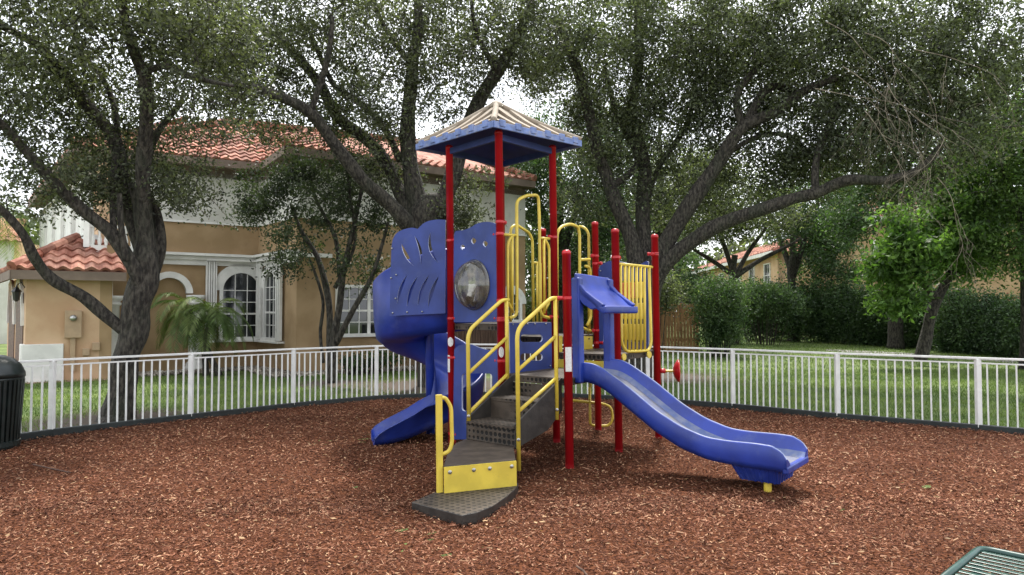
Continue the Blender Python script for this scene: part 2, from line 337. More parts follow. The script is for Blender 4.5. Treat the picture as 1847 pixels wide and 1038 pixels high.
# wood chips
def chips(N, ymin, ymax, s):
    X = rng.uniform(-8.5, 9.3, N); Y = rng.uniform(ymin, ymax, N); k = inside(MP, X, Y); X, Y = X[k], Y[k]; N = len(X)
    g = rng.uniform(0, 2 * np.pi, N); l = s * rng.gamma(5, .2, N); w = s * .30 * rng.uniform(.5, 1.4, N)
    tl = rng.normal(0, .28, N); C = np.stack([X, Y, .004 + relief(X, Y) + rng.uniform(0, .020, N)], 1)
    d = np.stack([np.cos(g) * np.cos(tl), np.sin(g) * np.cos(tl), np.sin(tl)], 1); e = np.stack([-np.sin(g), np.cos(g), rng.normal(0, .35, N)], 1)
    d *= (l / 2)[:, None]; e *= (w / 2)[:, None]; j = rng.uniform(.3, 1, (N, 4, 1))
    return np.stack([C - d - e * j[:, 0], C + d * j[:, 1] - e, C + d + e * j[:, 2], C - d * j[:, 3] + e], 1)
ch = np.concatenate([chips(210000, 2.2, 6, .024), chips(220000, 5.5, 13.2, .030), chips(12000, -6, 2.4, .05)])
tag(soup('wood_chips', ch, 'chips'), kind='stuff')
# grass blades over the lawn near the fence, thinner further off
HOUSEPOLY = [(-30, 22), (-10.9, 15.4), (-9, 17.1), (-5.4, 17.2), (2, 22.6), (2, 40), (-30, 40)]
def blades(N, x0, x1, y0, y1, h, w):
    X = rng.uniform(x0, x1, N); Y = rng.uniform(y0, y1, N); k = ~inside(MP, X, Y) & ~inside(HOUSEPOLY, X, Y)
    for (cx, cy, r) in ((-5.7, 10.3, .95), (-3.9, 15.6, .7), (-1.7, 15, 1.3), (3.3, 17, 1.4)): k &= (np.hypot(X - cx, Y - cy) > r + rng.uniform(-.4, .5, N))
    X, Y = X[k], Y[k]; N = len(X); hh = h * rng.uniform(.5, 1.3, N); g = rng.uniform(0, 2 * np.pi, N); lean = rng.normal(0, .45, (N, 2)) * hh[:, None]
    a = np.stack([X - np.cos(g) * w, Y - np.sin(g) * w, np.zeros(N)], 1); b = np.stack([X + np.cos(g) * w, Y + np.sin(g) * w, np.zeros(N)], 1)
    return np.stack([a, b, np.stack([X + lean[:, 0], Y + lean[:, 1], hh], 1)], 1)
gb = np.concatenate([blades(60000, -13, -1, 8, 18.5, .055, .006), blades(80000, 1.5, 14, 8, 19, .055, .006), blades(50000, 0, 26, 19, 42, .07, .012)])
tag(soup('grass', gb, 'grass_blade'), kind='stuff')
# fallen leaves on the mulch
N = 700; X = rng.uniform(-7, 8, N); Y = rng.uniform(2.8, 12.5, N); k = inside(MP, X, Y); C = np.stack([X[k], Y[k], relief(X[k], Y[k]) + .03], 1)
lf = leaves(C, .05, .028, 0, 4); lf[:, :, 2] = C[:, None, 2] + (lf[:, :, 2] - C[:, None, 2]) * .25; tag(soup('fallen_leaves', lf, 'dry_leaf'), kind='stuff')
# paths
mb = MB().add([(gr(x, y, .008)) for x, y in ((1490, 633), (1600, 640), (1847, 656), (2150, 672), (2150, 662), (1847, 649), (1600, 635), (1490, 630))], [(0, 1, 2, 3, 4, 5, 6, 7)])
tag(mb.build('footpath', 'concrete'), kind='structure')
mb = MB().add([(-10.7, 15.3, .01), (-9.2, 16.3, .01), (-10.4, 18.2, .01), (-16, 22, .01), (-19, 18, .01)], [(0, 1, 2, 3, 4)]); tag(mb.build('driveway', 'paver'), kind='structure')
# rubber edging round the mulch
mb = MB()
for i in range(len(MP)):
    a, b = MP[i], MP[(i + 1) % len(MP)]
    mb.bar((a[0], a[1], .05), (b[0], b[1], .05), .085, .105)
tag(mb.build('kerb', 'edging', bevel=.01), kind='structure')

# ------------------------------------------------------------------ white picket fence
fr = thing('picket_fence', (FP[2][0], FP[2][1], 0), 'low white metal picket fence curving around the mulch play area', 'fence')
H = .965; pk = []
for i, (x, y) in enumerate(FP):
    MB().box((x, y, H / 2 + .03), (.062, .062, H - .07)).build('post', 'white_paint', fr, bevel=.004)
for i in range(len(FP) - 1):
    a = Vector((*FP[i], 0)); b = Vector((*FP[i + 1], 0)); d = (b - a); u = d.normalized()
    r = MB().bar(a + Vector((0, 0, H + .004)), b + Vector((0, 0, H + .004)), .05, .028); r.build('top_rail', 'white_paint', fr, bevel=.004)
    MB().bar(a + u * .04 + Vector((0, 0, .905)), b - u * .04 + Vector((0, 0, .905)), .022, .018).build('inner_rail', 'white_paint', fr)
    MB().bar(a + u * .04 + Vector((0, 0, .06)), b - u * .04 + Vector((0, 0, .06)), .028, .028).build('bottom_rail', 'white_paint', fr)
    n = 15
    for k in range(1, n + 1):
        p = a + d * (k / (n + 1)); pk.append((p, u))
def picket(mb, p, u): mb.box((p.x, p.y, .4825), (.019, .019, .845), u + Vector((0, 0, random.uniform(-.006, .006))), None, (random.uniform(-.006, .006), random.uniform(-.006, .006), 1))
pk.sort(key=lambda q: q[0].length if abs(q[0].x) < .74 * q[0].y and not (-.9 < q[0].x < 2.2) else 99)
for p, u in pk[:99]:
    m_ = MB(); picket(m_, p, u); m_.build('picket', 'white_paint', fr)
m_ = MB()
for p, u in pk[99:]: picket(m_, p, u)
tag(m_.build('picket', 'white_paint', fr), kind='stuff')

# ------------------------------------------------------------------ play structure
PR = Vector((.5, 8.4, 0)); LEAN = R(-.75)
play = thing('play_structure', PR, 'red, yellow and blue playground structure with peaked roof, two slides and stairs on the mulch', 'playground', rot=(0, LEAN, 0))
RI = Matrix.Rotation(-LEAN, 3, 'Y')
def pl(x, y, P, n):           # photograph point -> point on a plane of the (leaning) structure
    o = PR + RI @ (CAM - PR); d = RI @ ray(x, y); P = Vector(P); n = Vector(n); return o + d * ((P - o).dot(n) / d.dot(n))
def pY(x, y, Y): return pl(x, y, (0, Y, 0), (0, 1, 0))
Q, S, V, FF, RR, U, L_, B, T = [Vector((*p, 0)) for p in ((.57, 7.06), (1.18, 7.88), (1.79, 8.72), (-.10, 7.70), (.53, 8.45), (1.12, 9.25), (-.70, 8.38), (-.1, 9.18), (.47, 9.95))]
Zv = Vector((0, 0, 1)); PRAD = .043
def post(p, h):
    prof = [(PRAD, -.1), (PRAD, h - .05), (PRAD * 1.06, h - .05), (PRAD * 1.06, h - .025), (PRAD * .9, h - .008), (PRAD * .5, h), (.002, h + .002)]
    return MB().lathe(prof, p, n=20).build('post', 'red', play, smooth=True)
ptops = {}
for p, h, nm in ((Q, 2.2, 'Q'), (S, 2.5, 'S'), (V, 2.52, 'V'), (U, 2.75, 'U'), (T, 2.75, 'T'), (FF, 3.58, 'F'), (RR, 3.58, 'R'), (L_, 3.58, 'L'), (B, 3.58, 'B')): ptops[nm] = post(p, h)
# stickers on the posts
def sticker(post_o, p, z0, z1, a0, a1, rnd=False):
    m_ = MB(); n = 8; k = 9; rr = PRAD + .0015
    for j in range(k + 1):
        f = j / k; z = z0 + (z1 - z0) * f; s = math.sqrt(max(.02, 1 - (2 * f - 1) ** 2)) if rnd else 1
        mid = (a0 + a1) / 2; hw = (a1 - a0) / 2 * s
        for i in range(n + 1):
            g = mid - hw + 2 * hw * i / n; m_.v.append((p.x + math.cos(g) * rr, p.y + math.sin(g) * rr, z))
    for j in range(k):
        for i in range(n): m_.f.append((j * (n + 1) + i, j * (n + 1) + i + 1, (j + 1) * (n + 1) + i + 1, (j + 1) * (n + 1) + i))
    m_.build('sticker', 'sticker', post_o, smooth=True)
sticker(ptops['Q'], Q, .995, 1.235, R(-130), R(-40))
sticker(ptops['L'], L_, 1.19, 1.30, R(-150), R(-50), True); sticker(ptops['L'], L_, .89, 1.09, R(-190), R(-110))
sticker(ptops['F'], FF, 1.10, 1.215, R(-130), R(-50), True)
def clamp(p, z, d, r=.02):
    d = Vector(d).normalized(); c = p + Zv * z
    MB().lathe([(PRAD * 1.0, -.016), (PRAD * 1.08, -.012), (PRAD * 1.08, .012), (PRAD * 1.0, .016)], c, n=16).lathe([(r, PRAD), (r, .075), (r * 1.2, .078), (r * 1.2, .095), (r * .6, .1)], c, d, 10).build('clamp', 'red', play, smooth=False, bevel=.002)
# decks
def deck(pts, z, name='deck'):
    c = sum(pts, Vector()) / len(pts); q = [p + (c - p).normalized() * .03 for p in pts]
    MB().prism([(p.x, p.y) for p in q], z - .075, z).build(name, 'deck', play, bevel=.006)
deck([L_, FF, RR, B], 1.46); deck([FF, Q, S, RR], .92); deck([S, V, U, RR], 1.10); deck([RR, U, T, B], 1.28)
def planeof(a, b):
    u = (b - a).normalized(); n = u.cross(Zv).normalized(); return u, (n if n.y < 0 else -n)
def crescent(p, q, bulge, w, n=10):
    p, q = Vector((*p, 0)), Vector((*q, 0)); d = q - p; s = Vector((-d.y, d.x, 0)); o = []
    for i in range(n + 1):
        t = i / n; o.append(p + d * t + s * (bulge * 4 * t * (1 - t)))
    for i in range(n - 1, 0, -1):
        t = i / n; o.append(p + d * t + s * ((bulge + w) * 4 * t * (1 - t)))
    return [(v.x, v.y) for v in o]
def ell(cx, cy, rx, ry, n=28, a0=0, a1=360): return [(cx + rx * math.cos(R(a0 + (a1 - a0) * i / n)), cy + ry * math.sin(R(a0 + (a1 - a0) * i / n))) for i in range(n)]
def stad(x0, y0, x1, y1):
    r = (y1 - y0) / 2; o = []
    for i in range(9): g = R(90 + 180 * i / 8); o.append((x0 + r + r * .8 * math.cos(g), y0 + r - r * math.sin(g)))
    for i in range(9): g = R(-90 + 180 * i / 8); o.append((x1 - r + r * .8 * math.cos(g), y0 + r - r * math.sin(g)))
    return o
def rrect(x0, y0, x1, y1, r=5):
    o = []
    for cx, cy, a in ((x1 - r, y1 - r, 0), (x0 + r, y1 - r, 90), (x0 + r, y0 + r, 180), (x1 - r, y0 + r, 270)):
        for i in range(5): g = R(a + 90 * i / 4); o.append((cx + r * math.cos(g), cy + r * math.sin(g)))
    return o
def c2(p): return (p[0] / 3.46 + 660, p[1] / 3.46 + 400)
def c4(p): return (p[0] / 3.708 + 900, p[1] / 3.708 + 380)
def c1(p): return (p[0] / 3.243 + 660, p[1] / 3.243 + 160)
def c3(p): return (p[0] / 3.3475 + 660, p[1] / 3.3475 + 640)
def c5(p): return (p[0] / 3.348 + 980, p[1] / 3.348 + 600)
def sm2(pts, k=4):
    return [(v.x, v.y) for v in smooth_path([(x, y, 0) for x, y in pts], k)]
def ppanel(name, loops, P, u, n, m='blue', edge='blue_edge', th=.019, parent=None, off=0):
    P = P + n * off
    return flat_panel(name, [[pl(x, y, P, n) for x, y in lp] for lp in loops], P, u, n, th, m, edge, parent or play)
def bolts(pts, P, n, parent, r=.009, m='bolt'):
    for x, y in pts:
        c = pl(x, y, P, n); MB().lathe([(r, -.004), (r, .012), (r * .6, .016), (.001, .017)], c, n, 10).build('bolt', m, parent, smooth=True)
# bubble panel between the left and the front tower post
u, n = planeof(L_, FF)
out = sm2([c2(p) for p in ((553, 100), (562, 62), (610, 54), (655, 38), (700, 12), (755, 2), (800, 8), (822, 26))]) + [c2((832, 300)), c2((834, 626)), c2((553, 628)), c2((551, 300))]
bc = pl(*c2((678, 395)), L_ + n * .01, n)
circ = [bc + (u * math.cos(R(a)) + Zv * math.sin(R(a))) * .272 for a in range(0, 360, 10)]
cres = [crescent(c2((604, 142)), c2((606, 178)), .28, -.75), crescent(c2((672, 100)), c2((674, 142)), .3, -.75), crescent(c2((742, 120)), c2((750, 160)), .3, -.75)]
Pn = L_ + n * .01
bp_ = flat_panel('bubble_panel', [[pl(x, y, Pn, n) for x, y in out], circ] + [[pl(x, y, Pn, n) for x, y in c] for c in cres], Pn, u, n, .019, 'blue', 'blue_edge', play)
bp_['label'] = 'tall blue panel with a round clear bubble window'
prof = [(.285, .0), (.287, .012), (.275, .02)] + [(.272 * math.cos(R(a)), .02 + .17 * math.sin(R(a))) for a in range(8, 90, 8)] + [(.004, .19)]
MB().lathe(prof, bc + n * .01, n, 40).build('bubble_window', 'acrylic', bp_, smooth=True)
MB().tube([c + n * .018 for c in circ + circ[:1]], .006, 6).build('rim', 'blue_edge', bp_, smooth=True)
for z in (2.44, 1.52): clamp(L_, z, u); clamp(FF, z, -u)
# panel below the tower deck with an opening
out = sm2([c2(p) for p in ((555, 800), (575, 778), (620, 766), (665, 768), (715, 788), (770, 802), (810, 795), (838, 785))]) + [(904, 700), (905, 792), (818, 793)]
ppanel('crawl_panel', [out, rrect(834, 674, 889, 742, 6)], L_, u, n, off=.01)
for z in (1.06,): clamp(L_, z, u); clamp(FF, z, -u)
clamp(L_, .17, u)
# riser panel with two slots between the low deck and the tower deck
u2, n2 = planeof(FF, RR)
rp_ = ppanel('riser_panel', [[c2((893, 632)), c2((1154, 629)), c2((1158, 942)), c2((896, 950))], stad(*c2((955, 705)), *c2((1105, 752))), stad(*c2((955, 823)), *c2((1105, 868)))], FF, u2, n2, off=.02)
bolts([c2(p) for p in ((915, 642), (958, 641), (1005, 640), (1052, 640), (1120, 639), (1148, 900))], FF + n2 * .03, n2, rp_)
# yellow guard arch, tower entry
def ptube(name, pts, P, n, r=.019, m='yellow', rad=.05, parent=None, off=0):
    P = P + n * off; q = rounded([pl(x, y, P, n) for x, y in pts], rad); return MB().tube(q, r, 10).build(name, m, parent or play, smooth=True)
a1 = ptube('guard_arch', [(919, 574), (932, 570), (932.5, 520), (932, 362), (950, 353), (971, 352), (973, 400), (974, 555), (977, 570), (990, 574)], FF, n2, rad=.07)
for nm, pts in (('grab_loop', [(908, 423.5), (931, 425)]), ('grab_loop', [(922, 427), (915.5, 440), (916, 545), (926, 564)]), ('grab_loop', [(924, 425), (924, 562)]),
                ('grab_loop', [(974, 430), (991, 431)]), ('grab_loop', [(982, 430), (990.5, 446), (991, 545), (983, 560)]), ('grab_loop', [(981, 431), (982, 566)])):
    ptube('grab_bar', pts, FF, n2, parent=a1, r=.016, off=.002)
clamp(FF, 2.57, u2); clamp(FF, 1.5, u2); clamp(RR, 2.47, -u2); clamp(RR, 1.52, -u2)
# rear guard arch on the far side of the tower
u3, n3 = planeof(B, T)
a2 = ptube('guard_arch', [(921, 590), (921, 412), (930, 405), (955, 421), (960.5, 434), (962, 582)], B, n3, rad=.08)
for pts in ([(960, 474), (974, 475)], [(968.5, 475), (969, 582)], [(975, 475), (976, 582)], [(982, 500), (983, 582)]): ptube('grab_bar', pts, B, n3, parent=a2, r=.016)
# arch between right tower post and far middle post
u4, n4 = planeof(RR, U)
a3 = ptube('guard_arch', [c4(p) for p in ((388, 785), (388, 150), (415, 108), (480, 88), (530, 112), (539, 160), (540, 730), (556, 785), (612, 806))], RR, n4, rad=.09)
ptube('grab_bar', [c4((538, 330)), c4((607, 328))], RR, n4, parent=a3)
ptube('grab_bar', [c4(p) for p in ((578, 372), (606, 380), (613, 420), (615, 720), (590, 768))], RR, n4, parent=a3)
a4 = ptube('guard_arch', [c4(p) for p in ((536, 108), (570, 112), (600, 150), (603, 420), (603, 790))], (U + T) / 2, planeof(T, U)[1], rad=.08)
clamp(U, 2.30, -u4); clamp(U, 1.33, -u4)
# yellow kick plates
ppanel('kick_plate', [[c4(p) for p in ((395, 838), (420, 838), (420, 962), (395, 962))]], RR, u4, n4, 'yellow', 'yellow', off=.01)
k1 = ppanel('kick_plate', [[c4(p) for p in ((530, 840), (622, 842), (622, 940), (530, 940))]], RR, u4, n4, 'yellow', 'yellow', off=.01)
bolts([c4((543, 858)), c4((600, 858))], RR + n4 * .02, n4, k1, m='deck_plain')
u5, n5 = planeof(S, RR)
SR = flat_panel('kick_plate', [[S.lerp(RR, .05) + Zv * .925, S.lerp(RR, .95) + Zv * .925, S.lerp(RR, .95) + Zv * 1.02, S.lerp(RR, .05) + Zv * 1.02]], S, u5, Vector((-.6, -.8, 0)).normalized(), .015, 'yellow', 'yellow', play)
# blue play panel with spinning drums on the far right edge
u6, n6 = planeof(U, V)
out = sm2([c4(p) for p in ((668, 400), (680, 372), (720, 345), (770, 335), (830, 345), (890, 362), (940, 362), (985, 340), (1002, 345))]) + [c4((1004, 930)), c4((668, 935))]
tp = ppanel('drum_panel', [out, rrect(*c4((770, 470)), *c4((985, 880)), 4), [c4(p) for p in ((700, 680), (722, 680), (722, 770), (700, 770))], [c4(p) for p in ((700, 785), (722, 785), (722, 878), (700, 878))]], U, u6, n6)
bolts([c4((681, 404))], U + n6 * .01, n6, tp)
g0 = [pl(*c4(p), U, n6) for p in ((770, 470), (985, 470), (770, 880))]
for i in range(3):
    ax = g0[0] + (g0[1] - g0[0]) * ((i + .5) / 3)
    MB().tube([Vector((ax.x, ax.y, g0[0].z + .0)), Vector((ax.x, ax.y, g0[2].z))], .008, 8).build('rod', 'bolt', tp)
    for j in range(3):
        z0 = g0[2].z + (g0[0].z - g0[2].z) * (j + .5) / 3; w = (g0[1] - g0[0]).length / 3 * .42
        MB().lathe([(w, -.10), (w * 1.0, .10)], Vector((ax.x, ax.y, z0)), n=10).build('drum', 'red' if (i, j) in ((0, 2), (1, 2)) else 'yellow', tp, bevel=.012)
clamp(V, 2.28, -u6); clamp(U, 2.2, u6); clamp(U, 1.17, u6)
# yellow bar panel between the two right posts
u7, n7 = planeof(S, V)
bpn = ptube('bar_panel', [c4(p) for p in ((800, 358), (1022, 380))], S, n7, r=.018, off=0)
bpn['label'] = 'yellow barred barrier'
q = rounded([pl(*c4(p), S, n7) for p in ((813, 362), (818, 880), (846, 943), (930, 942), (1002, 935), (1018, 890), (1004, 380))], .1)
MB().tube(q, .018, 10).build('frame', 'yellow', bpn, smooth=True)
for a, b in ((843, 848), (868, 874), (893, 899), (920, 924), (947, 950), (973, 976)): ptube('bar', [c4((a, 366)), c4((b, 940))], S, n7, r=.0165, parent=bpn)
for cx, cy in ((836, 980), (1005, 965)):
    ppanel('tab', [[c4((cx + 14 * math.cos(R(a)), cy + 24 * math.sin(R(a)))) for a in range(0, 360, 30)]], S, u7, n7, 'yellow', 'yellow', th=.012, parent=bpn, off=.03)
clamp(S, 2.18, u7); clamp(V, 2.27, -u7)
# roof
z0 = 3.59; cX, cY, hd = -.115, 8.42, .985; PK = Vector((cX - .02, cY, 4.07))
ax1 = Vector((.66, -.75, 0)).normalized()
cn = [Vector((cX + hd * math.cos(R(a)), cY + hd * math.sin(R(a)), z0)) for a in (-92, -2, 88, 178)]
roof = MB(); und = MB(); trim = MB()
for i in range(4):
    a, b = cn[i], cn[(i + 1) % 4]; nr = 6; K = 5; cols = nr * 6
    ed = (b - a).normalized(); outn = Vector((ed.y, -ed.x, 0)); rows = 10
    for top in (True, False):
        base = len((roof if top else und).v); tgt = roof if top else und
        for j in range(rows + 1):
            v = j / rows; w_ = 1 - v
            for k in range(cols + 1):
                s = k / cols; e = a.lerp(b, s); mid = a.lerp(b, .5)
                # ribs run up the slope, perpendicular to the eave, hips cut them
                p = mid + (e - mid) * w_; p = p.lerp(Vector((PK.x, PK.y, z0)), 0)
                ctr = Vector((PK.x, PK.y, z0)); p = e.lerp(ctr, v); along = (p - mid).dot(ed) / ((b - a).length) + .5
                sag = -.05 * math.sin(math.pi * v)
                z = z0 + (PK.z - z0) * v + sag * .6
                rb = (along * nr) % 1.0; rib = 0
                if v > .95: rib = 0
                sagE = .03 * (abs(2 * s - 1) ** 2) * (1 - v)
                tgt.v.append((p.x, p.y, z + (rib if top else -.02) - .03 * math.sin(math.pi * s) * (1 - v) * 0 + 0 * sagE))
        for j in range(rows):
            for k in range(cols):
                f = (base + j * (cols + 1) + k, base + j * (cols + 1) + k + 1, base + (j + 1) * (cols + 1) + k + 1, base + (j + 1) * (cols + 1) + k)
                tgt.f.append(f if top else f[::-1])
    ctr = Vector((PK.x, PK.y, z0)); mid = a.lerp(b, .5); inn = ctr - mid
    for k_ in range(nr):
        s = (k_ + .5) / nr; v = 1 - abs(2 * s - 1) - .04; p0 = a.lerp(b, s) + Zv * .012; pm = []
        for q_ in range(7):
            f_ = v * q_ / 6; pm.append(a.lerp(b, s) + inn * f_ + Zv * ((PK.z - z0) * f_ - .03 * math.sin(math.pi * f_) + .022))
        for q_ in range(6): roof.bar(pm[q_], pm[q_ + 1], .09, .028)
    # eave trim with rib end caps
    trim.bar(a + outn * .005 - Zv * .015, b + outn * .005 - Zv * .015, .022, .075)
    for k in range(nr):
        c = a.lerp(b, (k + .5) / nr) + outn * .012 + Zv * .008; trim.box(c, (.085, .03, .075), ed)
ro = roof.build('roof', 'roof_plastic', play); und.build('underside', 'roof_under', ro); trim.build('eave_trim', 'roof_trim', ro, bevel=.008)
hip = MB()
for c in cn: hip.tube(smooth_path([c + Zv * .03, c.lerp(PK, .5) + Zv * -.005, PK + Zv * .01], 6), .035, 8)
hip.lathe([(.10, -.05), (.085, .0), (.05, .03), (.01, .035)], PK + Zv * .0, n=12); hip.build('hip_cap', 'roof_plastic', ro, smooth=True)
# roof frame beams
fb = MB()
for a, b in ((L_, FF), (FF, RR), (RR, B), (B, L_)): fb.bar(a + Zv * 3.5, b + Zv * 3.5, .04, .07)
fb.build('roof_frame', 'roof_under', ro)
# blue fin panel at the spiral slide
PF = L_ + Vector((-.03, -.03, 0)); nF = Vector((-.10, -1, 0)).normalized(); uF = Vector((1, -.10, 0)).normalized()
out = [(703, 570.5)] + sm2([c1(p) for p in ((150, 930), (160, 880), (185, 843), (230, 822), (275, 815), (303, 822))], 4) + sm2([c1(p) for p in ((308, 818), (335, 792), (370, 775), (420, 767), (466, 769))], 4) + [c2((495, 573))]
ho = [crescent(c2(a), c2(b), g, w) for a, b, g, w in (((222, 138), (298, 277), -.02, .13), ((303, 88), (345, 273), -.13, .09), ((404, 68), (453, 258), .08, .10),
      ((258, 333), (195, 517), .0, .10), ((323, 343), (258, 530), .0, .10), ((395, 335), (325, 525), .0, .10), ((457, 340), (390, 533), .0, .10))]
fp = ppanel('fin_panel', [out] + ho, PF, uF, nF)
fp['label'] = 'blue slide side panel with curved leaf-shaped slots'
bolts([c2(p) for p in ((163, 168), (190, 332), (158, 352), (186, 480), (168, 570), (258, 565), (352, 562))], PF + nF * .01, nF, fp, r=.010)
# spiral slide
SC = Vector((-1.04, 9.12, 0)); sp = MB(); uni = MB()
keyt = [0, 90, 180, 270, 360, 450]; keyz = [1.44, 1.40, 1.28, .96, .58, .28]; keyw = [1.0, .95, .70, .52, .38, .25]
def lerpk(t, K): return float(np.interp(t, keyt, K))
secs = []
def section(w): # (radial, height, material tag)
    return [(.075, .26), (.09, .06), (.16, 0), (.36, -.02), (.54, 0), (.63, .07), (.665, .30), (.675, w - .02), (.695, w), (.715, w - .02), (.705, .25), (.68, .03), (.58, -.055), (.36, -.075), (.12, -.06), (.045, 0), (.04, .25), (.055, .275)]
t = 0
while t <= 450:
    g = R(15 - t); rad = Vector((math.cos(g), math.sin(g), 0)); w = lerpk(t, keyw); z = lerpk(t, keyz)
    secs.append([SC + rad * r + Zv * (z + h) for r, h in section(w)]); t += 7.5
g = R(15 - 450); rad = Vector((math.cos(g), math.sin(g), 0)); tan = Vector((math.sin(g), -math.cos(g), 0)).normalized()
for s, z, w in ((.15, .23, .25), (.3, .17, .22), (.45, .13, .19), (.6, .10, .15), (.7, .09, .10), (.75, .085, .05)):
    secs.append([SC + tan * s + rad * r + Zv * (z + min(h, w)) for r, h in section(.27)])
k = len(secs[0])
for s in secs: sp.v += [tuple(p) for p in s]
for i in range(len(secs) - 1):
    for j in range(k): sp.f.append((i * k + j, i * k + (j + 1) % k, (i + 1) * k + (j + 1) % k, (i + 1) * k + j))
sp.f.append(tuple(range(k))); e = (len(secs) - 1) * k; sp.f.append(tuple(e + j for j in reversed(range(k))))
ss = sp.build('spiral_slide', 'blue_slide', play, smooth=True); ss['label'] = 'blue plastic spiral slide'
MB().lathe([(.055, 0), (.055, 1.9), (.04, 1.93)], SC, n=16).build('column', 'blue_slide', ss, smooth=True)
# straight slide
D = Vector((.76, -.65, 0)).normalized(); Wd = Vector((.62, .785, 0)).normalized(); S0 = Vector((.885, 7.46, 0))
ks = [-.04, .12, .22, .36, .55, .85, 1.10, 1.35, 1.55, 1.80, 1.93, 2.02, 2.07]; kr = [1.065, 1.07, 1.045, .97, .86, .655, .53, .455, .445, .45, .445, .40, .33]
kb = [.92, .91, .885, .81, .685, .49, .37, .30, .285, .28, .28, .275, .27]
prof = MB(); bed = MB(); hw = .275; edge = MB()
def sect(s):
    zt = float(np.interp(s, ks, kr)); zb = float(np.interp(s, ks, kb)); zu = zb - .045
    return [(-hw - .028, zt - .012), (-hw - .02, zt), (-hw + .005, zt), (-hw + .012, zt - .015), (-hw + .045, zb + .05), (-hw + .085, zb), (hw - .085, zb), (hw - .045, zb + .05), (hw - .012, zt - .015), (hw - .005, zt), (hw + .02, zt), (hw + .028, zt - .012),
            (hw + .026, zu + .05), (hw + .006, zu), (-hw - .006, zu), (-hw - .026, zu + .05)]
ssq = [-.04 + i * .03 for i in range(71)]; k = 16
for s in ssq:
    # ease the interpolated profile
    a = [sect(s + d) for d in (-.06, -.03, 0, .03, .06)]
    if s > 1.9 or s < .02: a = [sect(s)]
    sec = [(a[0][j][0], sum(q[j][1] for q in a) / len(a)) for j in range(k)]
    prof.v += [tuple(S0 + D * s + Wd * o_ + Zv * z) for o_, z in sec]
for i in range(len(ssq) - 1):
    for j in range(k): prof.f.append((i * k + j, (i + 1) * k + j, (i + 1) * k + (j + 1) % k, i * k + (j + 1) % k))
prof.f.append(tuple(reversed(range(k)))); e = (len(ssq) - 1) * k; prof.f.append(tuple(e + j for j in range(k)))
sl = prof.build('slide', 'blue_slide', play, smooth=True); sl['label'] = 'straight blue plastic slide with a worn grey bed'
sl.data.polygons[-1].use_smooth = False; sl.data.polygons[-2].use_smooth = False
sl.data.materials.append(M['slide_bed']); sl.data.materials.append(M['slide_wear'])
for p in sl.data.polygons:
    j = p.index % k
    if p.index < (len(ssq) - 1) * k:
        if j in (5,): p.material_index = 1
        elif j in (1, 9, 4, 6): p.material_index = 2
MB().bar(S0 + D * 2.045 - Wd * (hw + .02) + Zv * .25, S0 + D * 2.045 + Wd * (hw + .02) + Zv * .25, .05, .065).build('lip', 'blue_slide', sl, bevel=.018, seg=4)
fb = MB()
c = S0 + D * 1.77; tp4 = [c + D * a + Wd * b + Zv * .25 for a, b in ((-.22, -.25), (.21, -.25), (.21, .25), (-.22, .25))]; bt4 = [c + D * a + Wd * b + Zv * .105 for a, b in ((-.15, -.19), (.18, -.19), (.18, .19), (-.15, .19))]
fb.add(tp4 + bt4, [(3, 2, 1, 0), (4, 5, 6, 7), (0, 1, 5, 4), (1, 2, 6, 5), (2, 3, 7, 6), (3, 0, 4, 7)])
for i in range(6):
    for a0, a1, b0, b1 in ((tp4[0], tp4[1], bt4[0], bt4[1]), (tp4[1], tp4[2], bt4[1], bt4[2])):
        f = (i + .5) / 6; fb.tube([a0.lerp(a1, f), b0.lerp(b1, f)], .012, 6)
fb.build('slide_foot', 'blue_slide', sl, bevel=.006); MB().lathe([(.033, 0), (.033, .13)], c + D * .07 - Wd * .13 - Zv * .02, n=12).build('footing', 'yellow', sl, smooth=False)
# slide hood with two uprights
hood = MB(); wq = .335; prof = [(0, 1.985), (.03, 1.975), (.05, 1.90), (.075, 1.84), (.13, 1.80), (.22, 1.735), (.30, 1.665), (.35, 1.645), (.375, 1.655)]; th = .03; K = 8
for (s, z) in prof + [(s - .0, z - .07) for s, z in reversed(prof)]:
    for i in range(K + 1):
        o_ = -wq + 2 * wq * i / K; wav = .014 * math.cos(math.pi * (i / K)) * (1 if z > 1.8 else .2); hood.v.append(tuple(S0 + D * (s - .03) + Wd * o_ + Zv * (z + wav - .02)))
n_ = len(prof) * 2
for i in range(n_):
    for j in range(K): hood.f.append((i * (K + 1) + j, i * (K + 1) + j + 1, ((i + 1) % n_) * (K + 1) + j + 1, ((i + 1) % n_) * (K + 1) + j))
for j in (0, K): hood.f.append(tuple(i * (K + 1) + j for i in (range(n_) if j == 0 else reversed(range(n_)))))
hd_ = hood.build('slide_hood', 'blue_slide', play, smooth=True, bevel=.015, seg=3)
for sgn in (-1, 1):
    b0 = S0 + Wd * sgn * (wq - .03) - D * .01
    MB().bar(b0 + Zv * .86, b0 + Zv * 1.93, .09, .10, up=D).build('upright', 'blue_slide', hd_, bevel=.02, seg=3)
    # side cheek of the awning
    ch_ = [b0 + D * a + Zv * z for a, z in ((.02, 1.93), (.05, 1.86), (.12, 1.79), (.22, 1.72), (.33, 1.65), (.30, 1.62), (.18, 1.60), (.08, 1.66), (.03, 1.72))]
    m_ = MB(); nn = len(ch_); m_.v = [tuple(p + Wd * o_) for o_ in (-.03, .03) for p in ch_]; m_.f = [tuple(range(nn))[::-1], tuple(range(nn, 2 * nn))] + [(i, (i + 1) % nn, nn + (i + 1) % nn, nn + i) for i in range(nn)]
    m_.build('cheek', 'blue_slide', hd_, bevel=.012, seg=3)
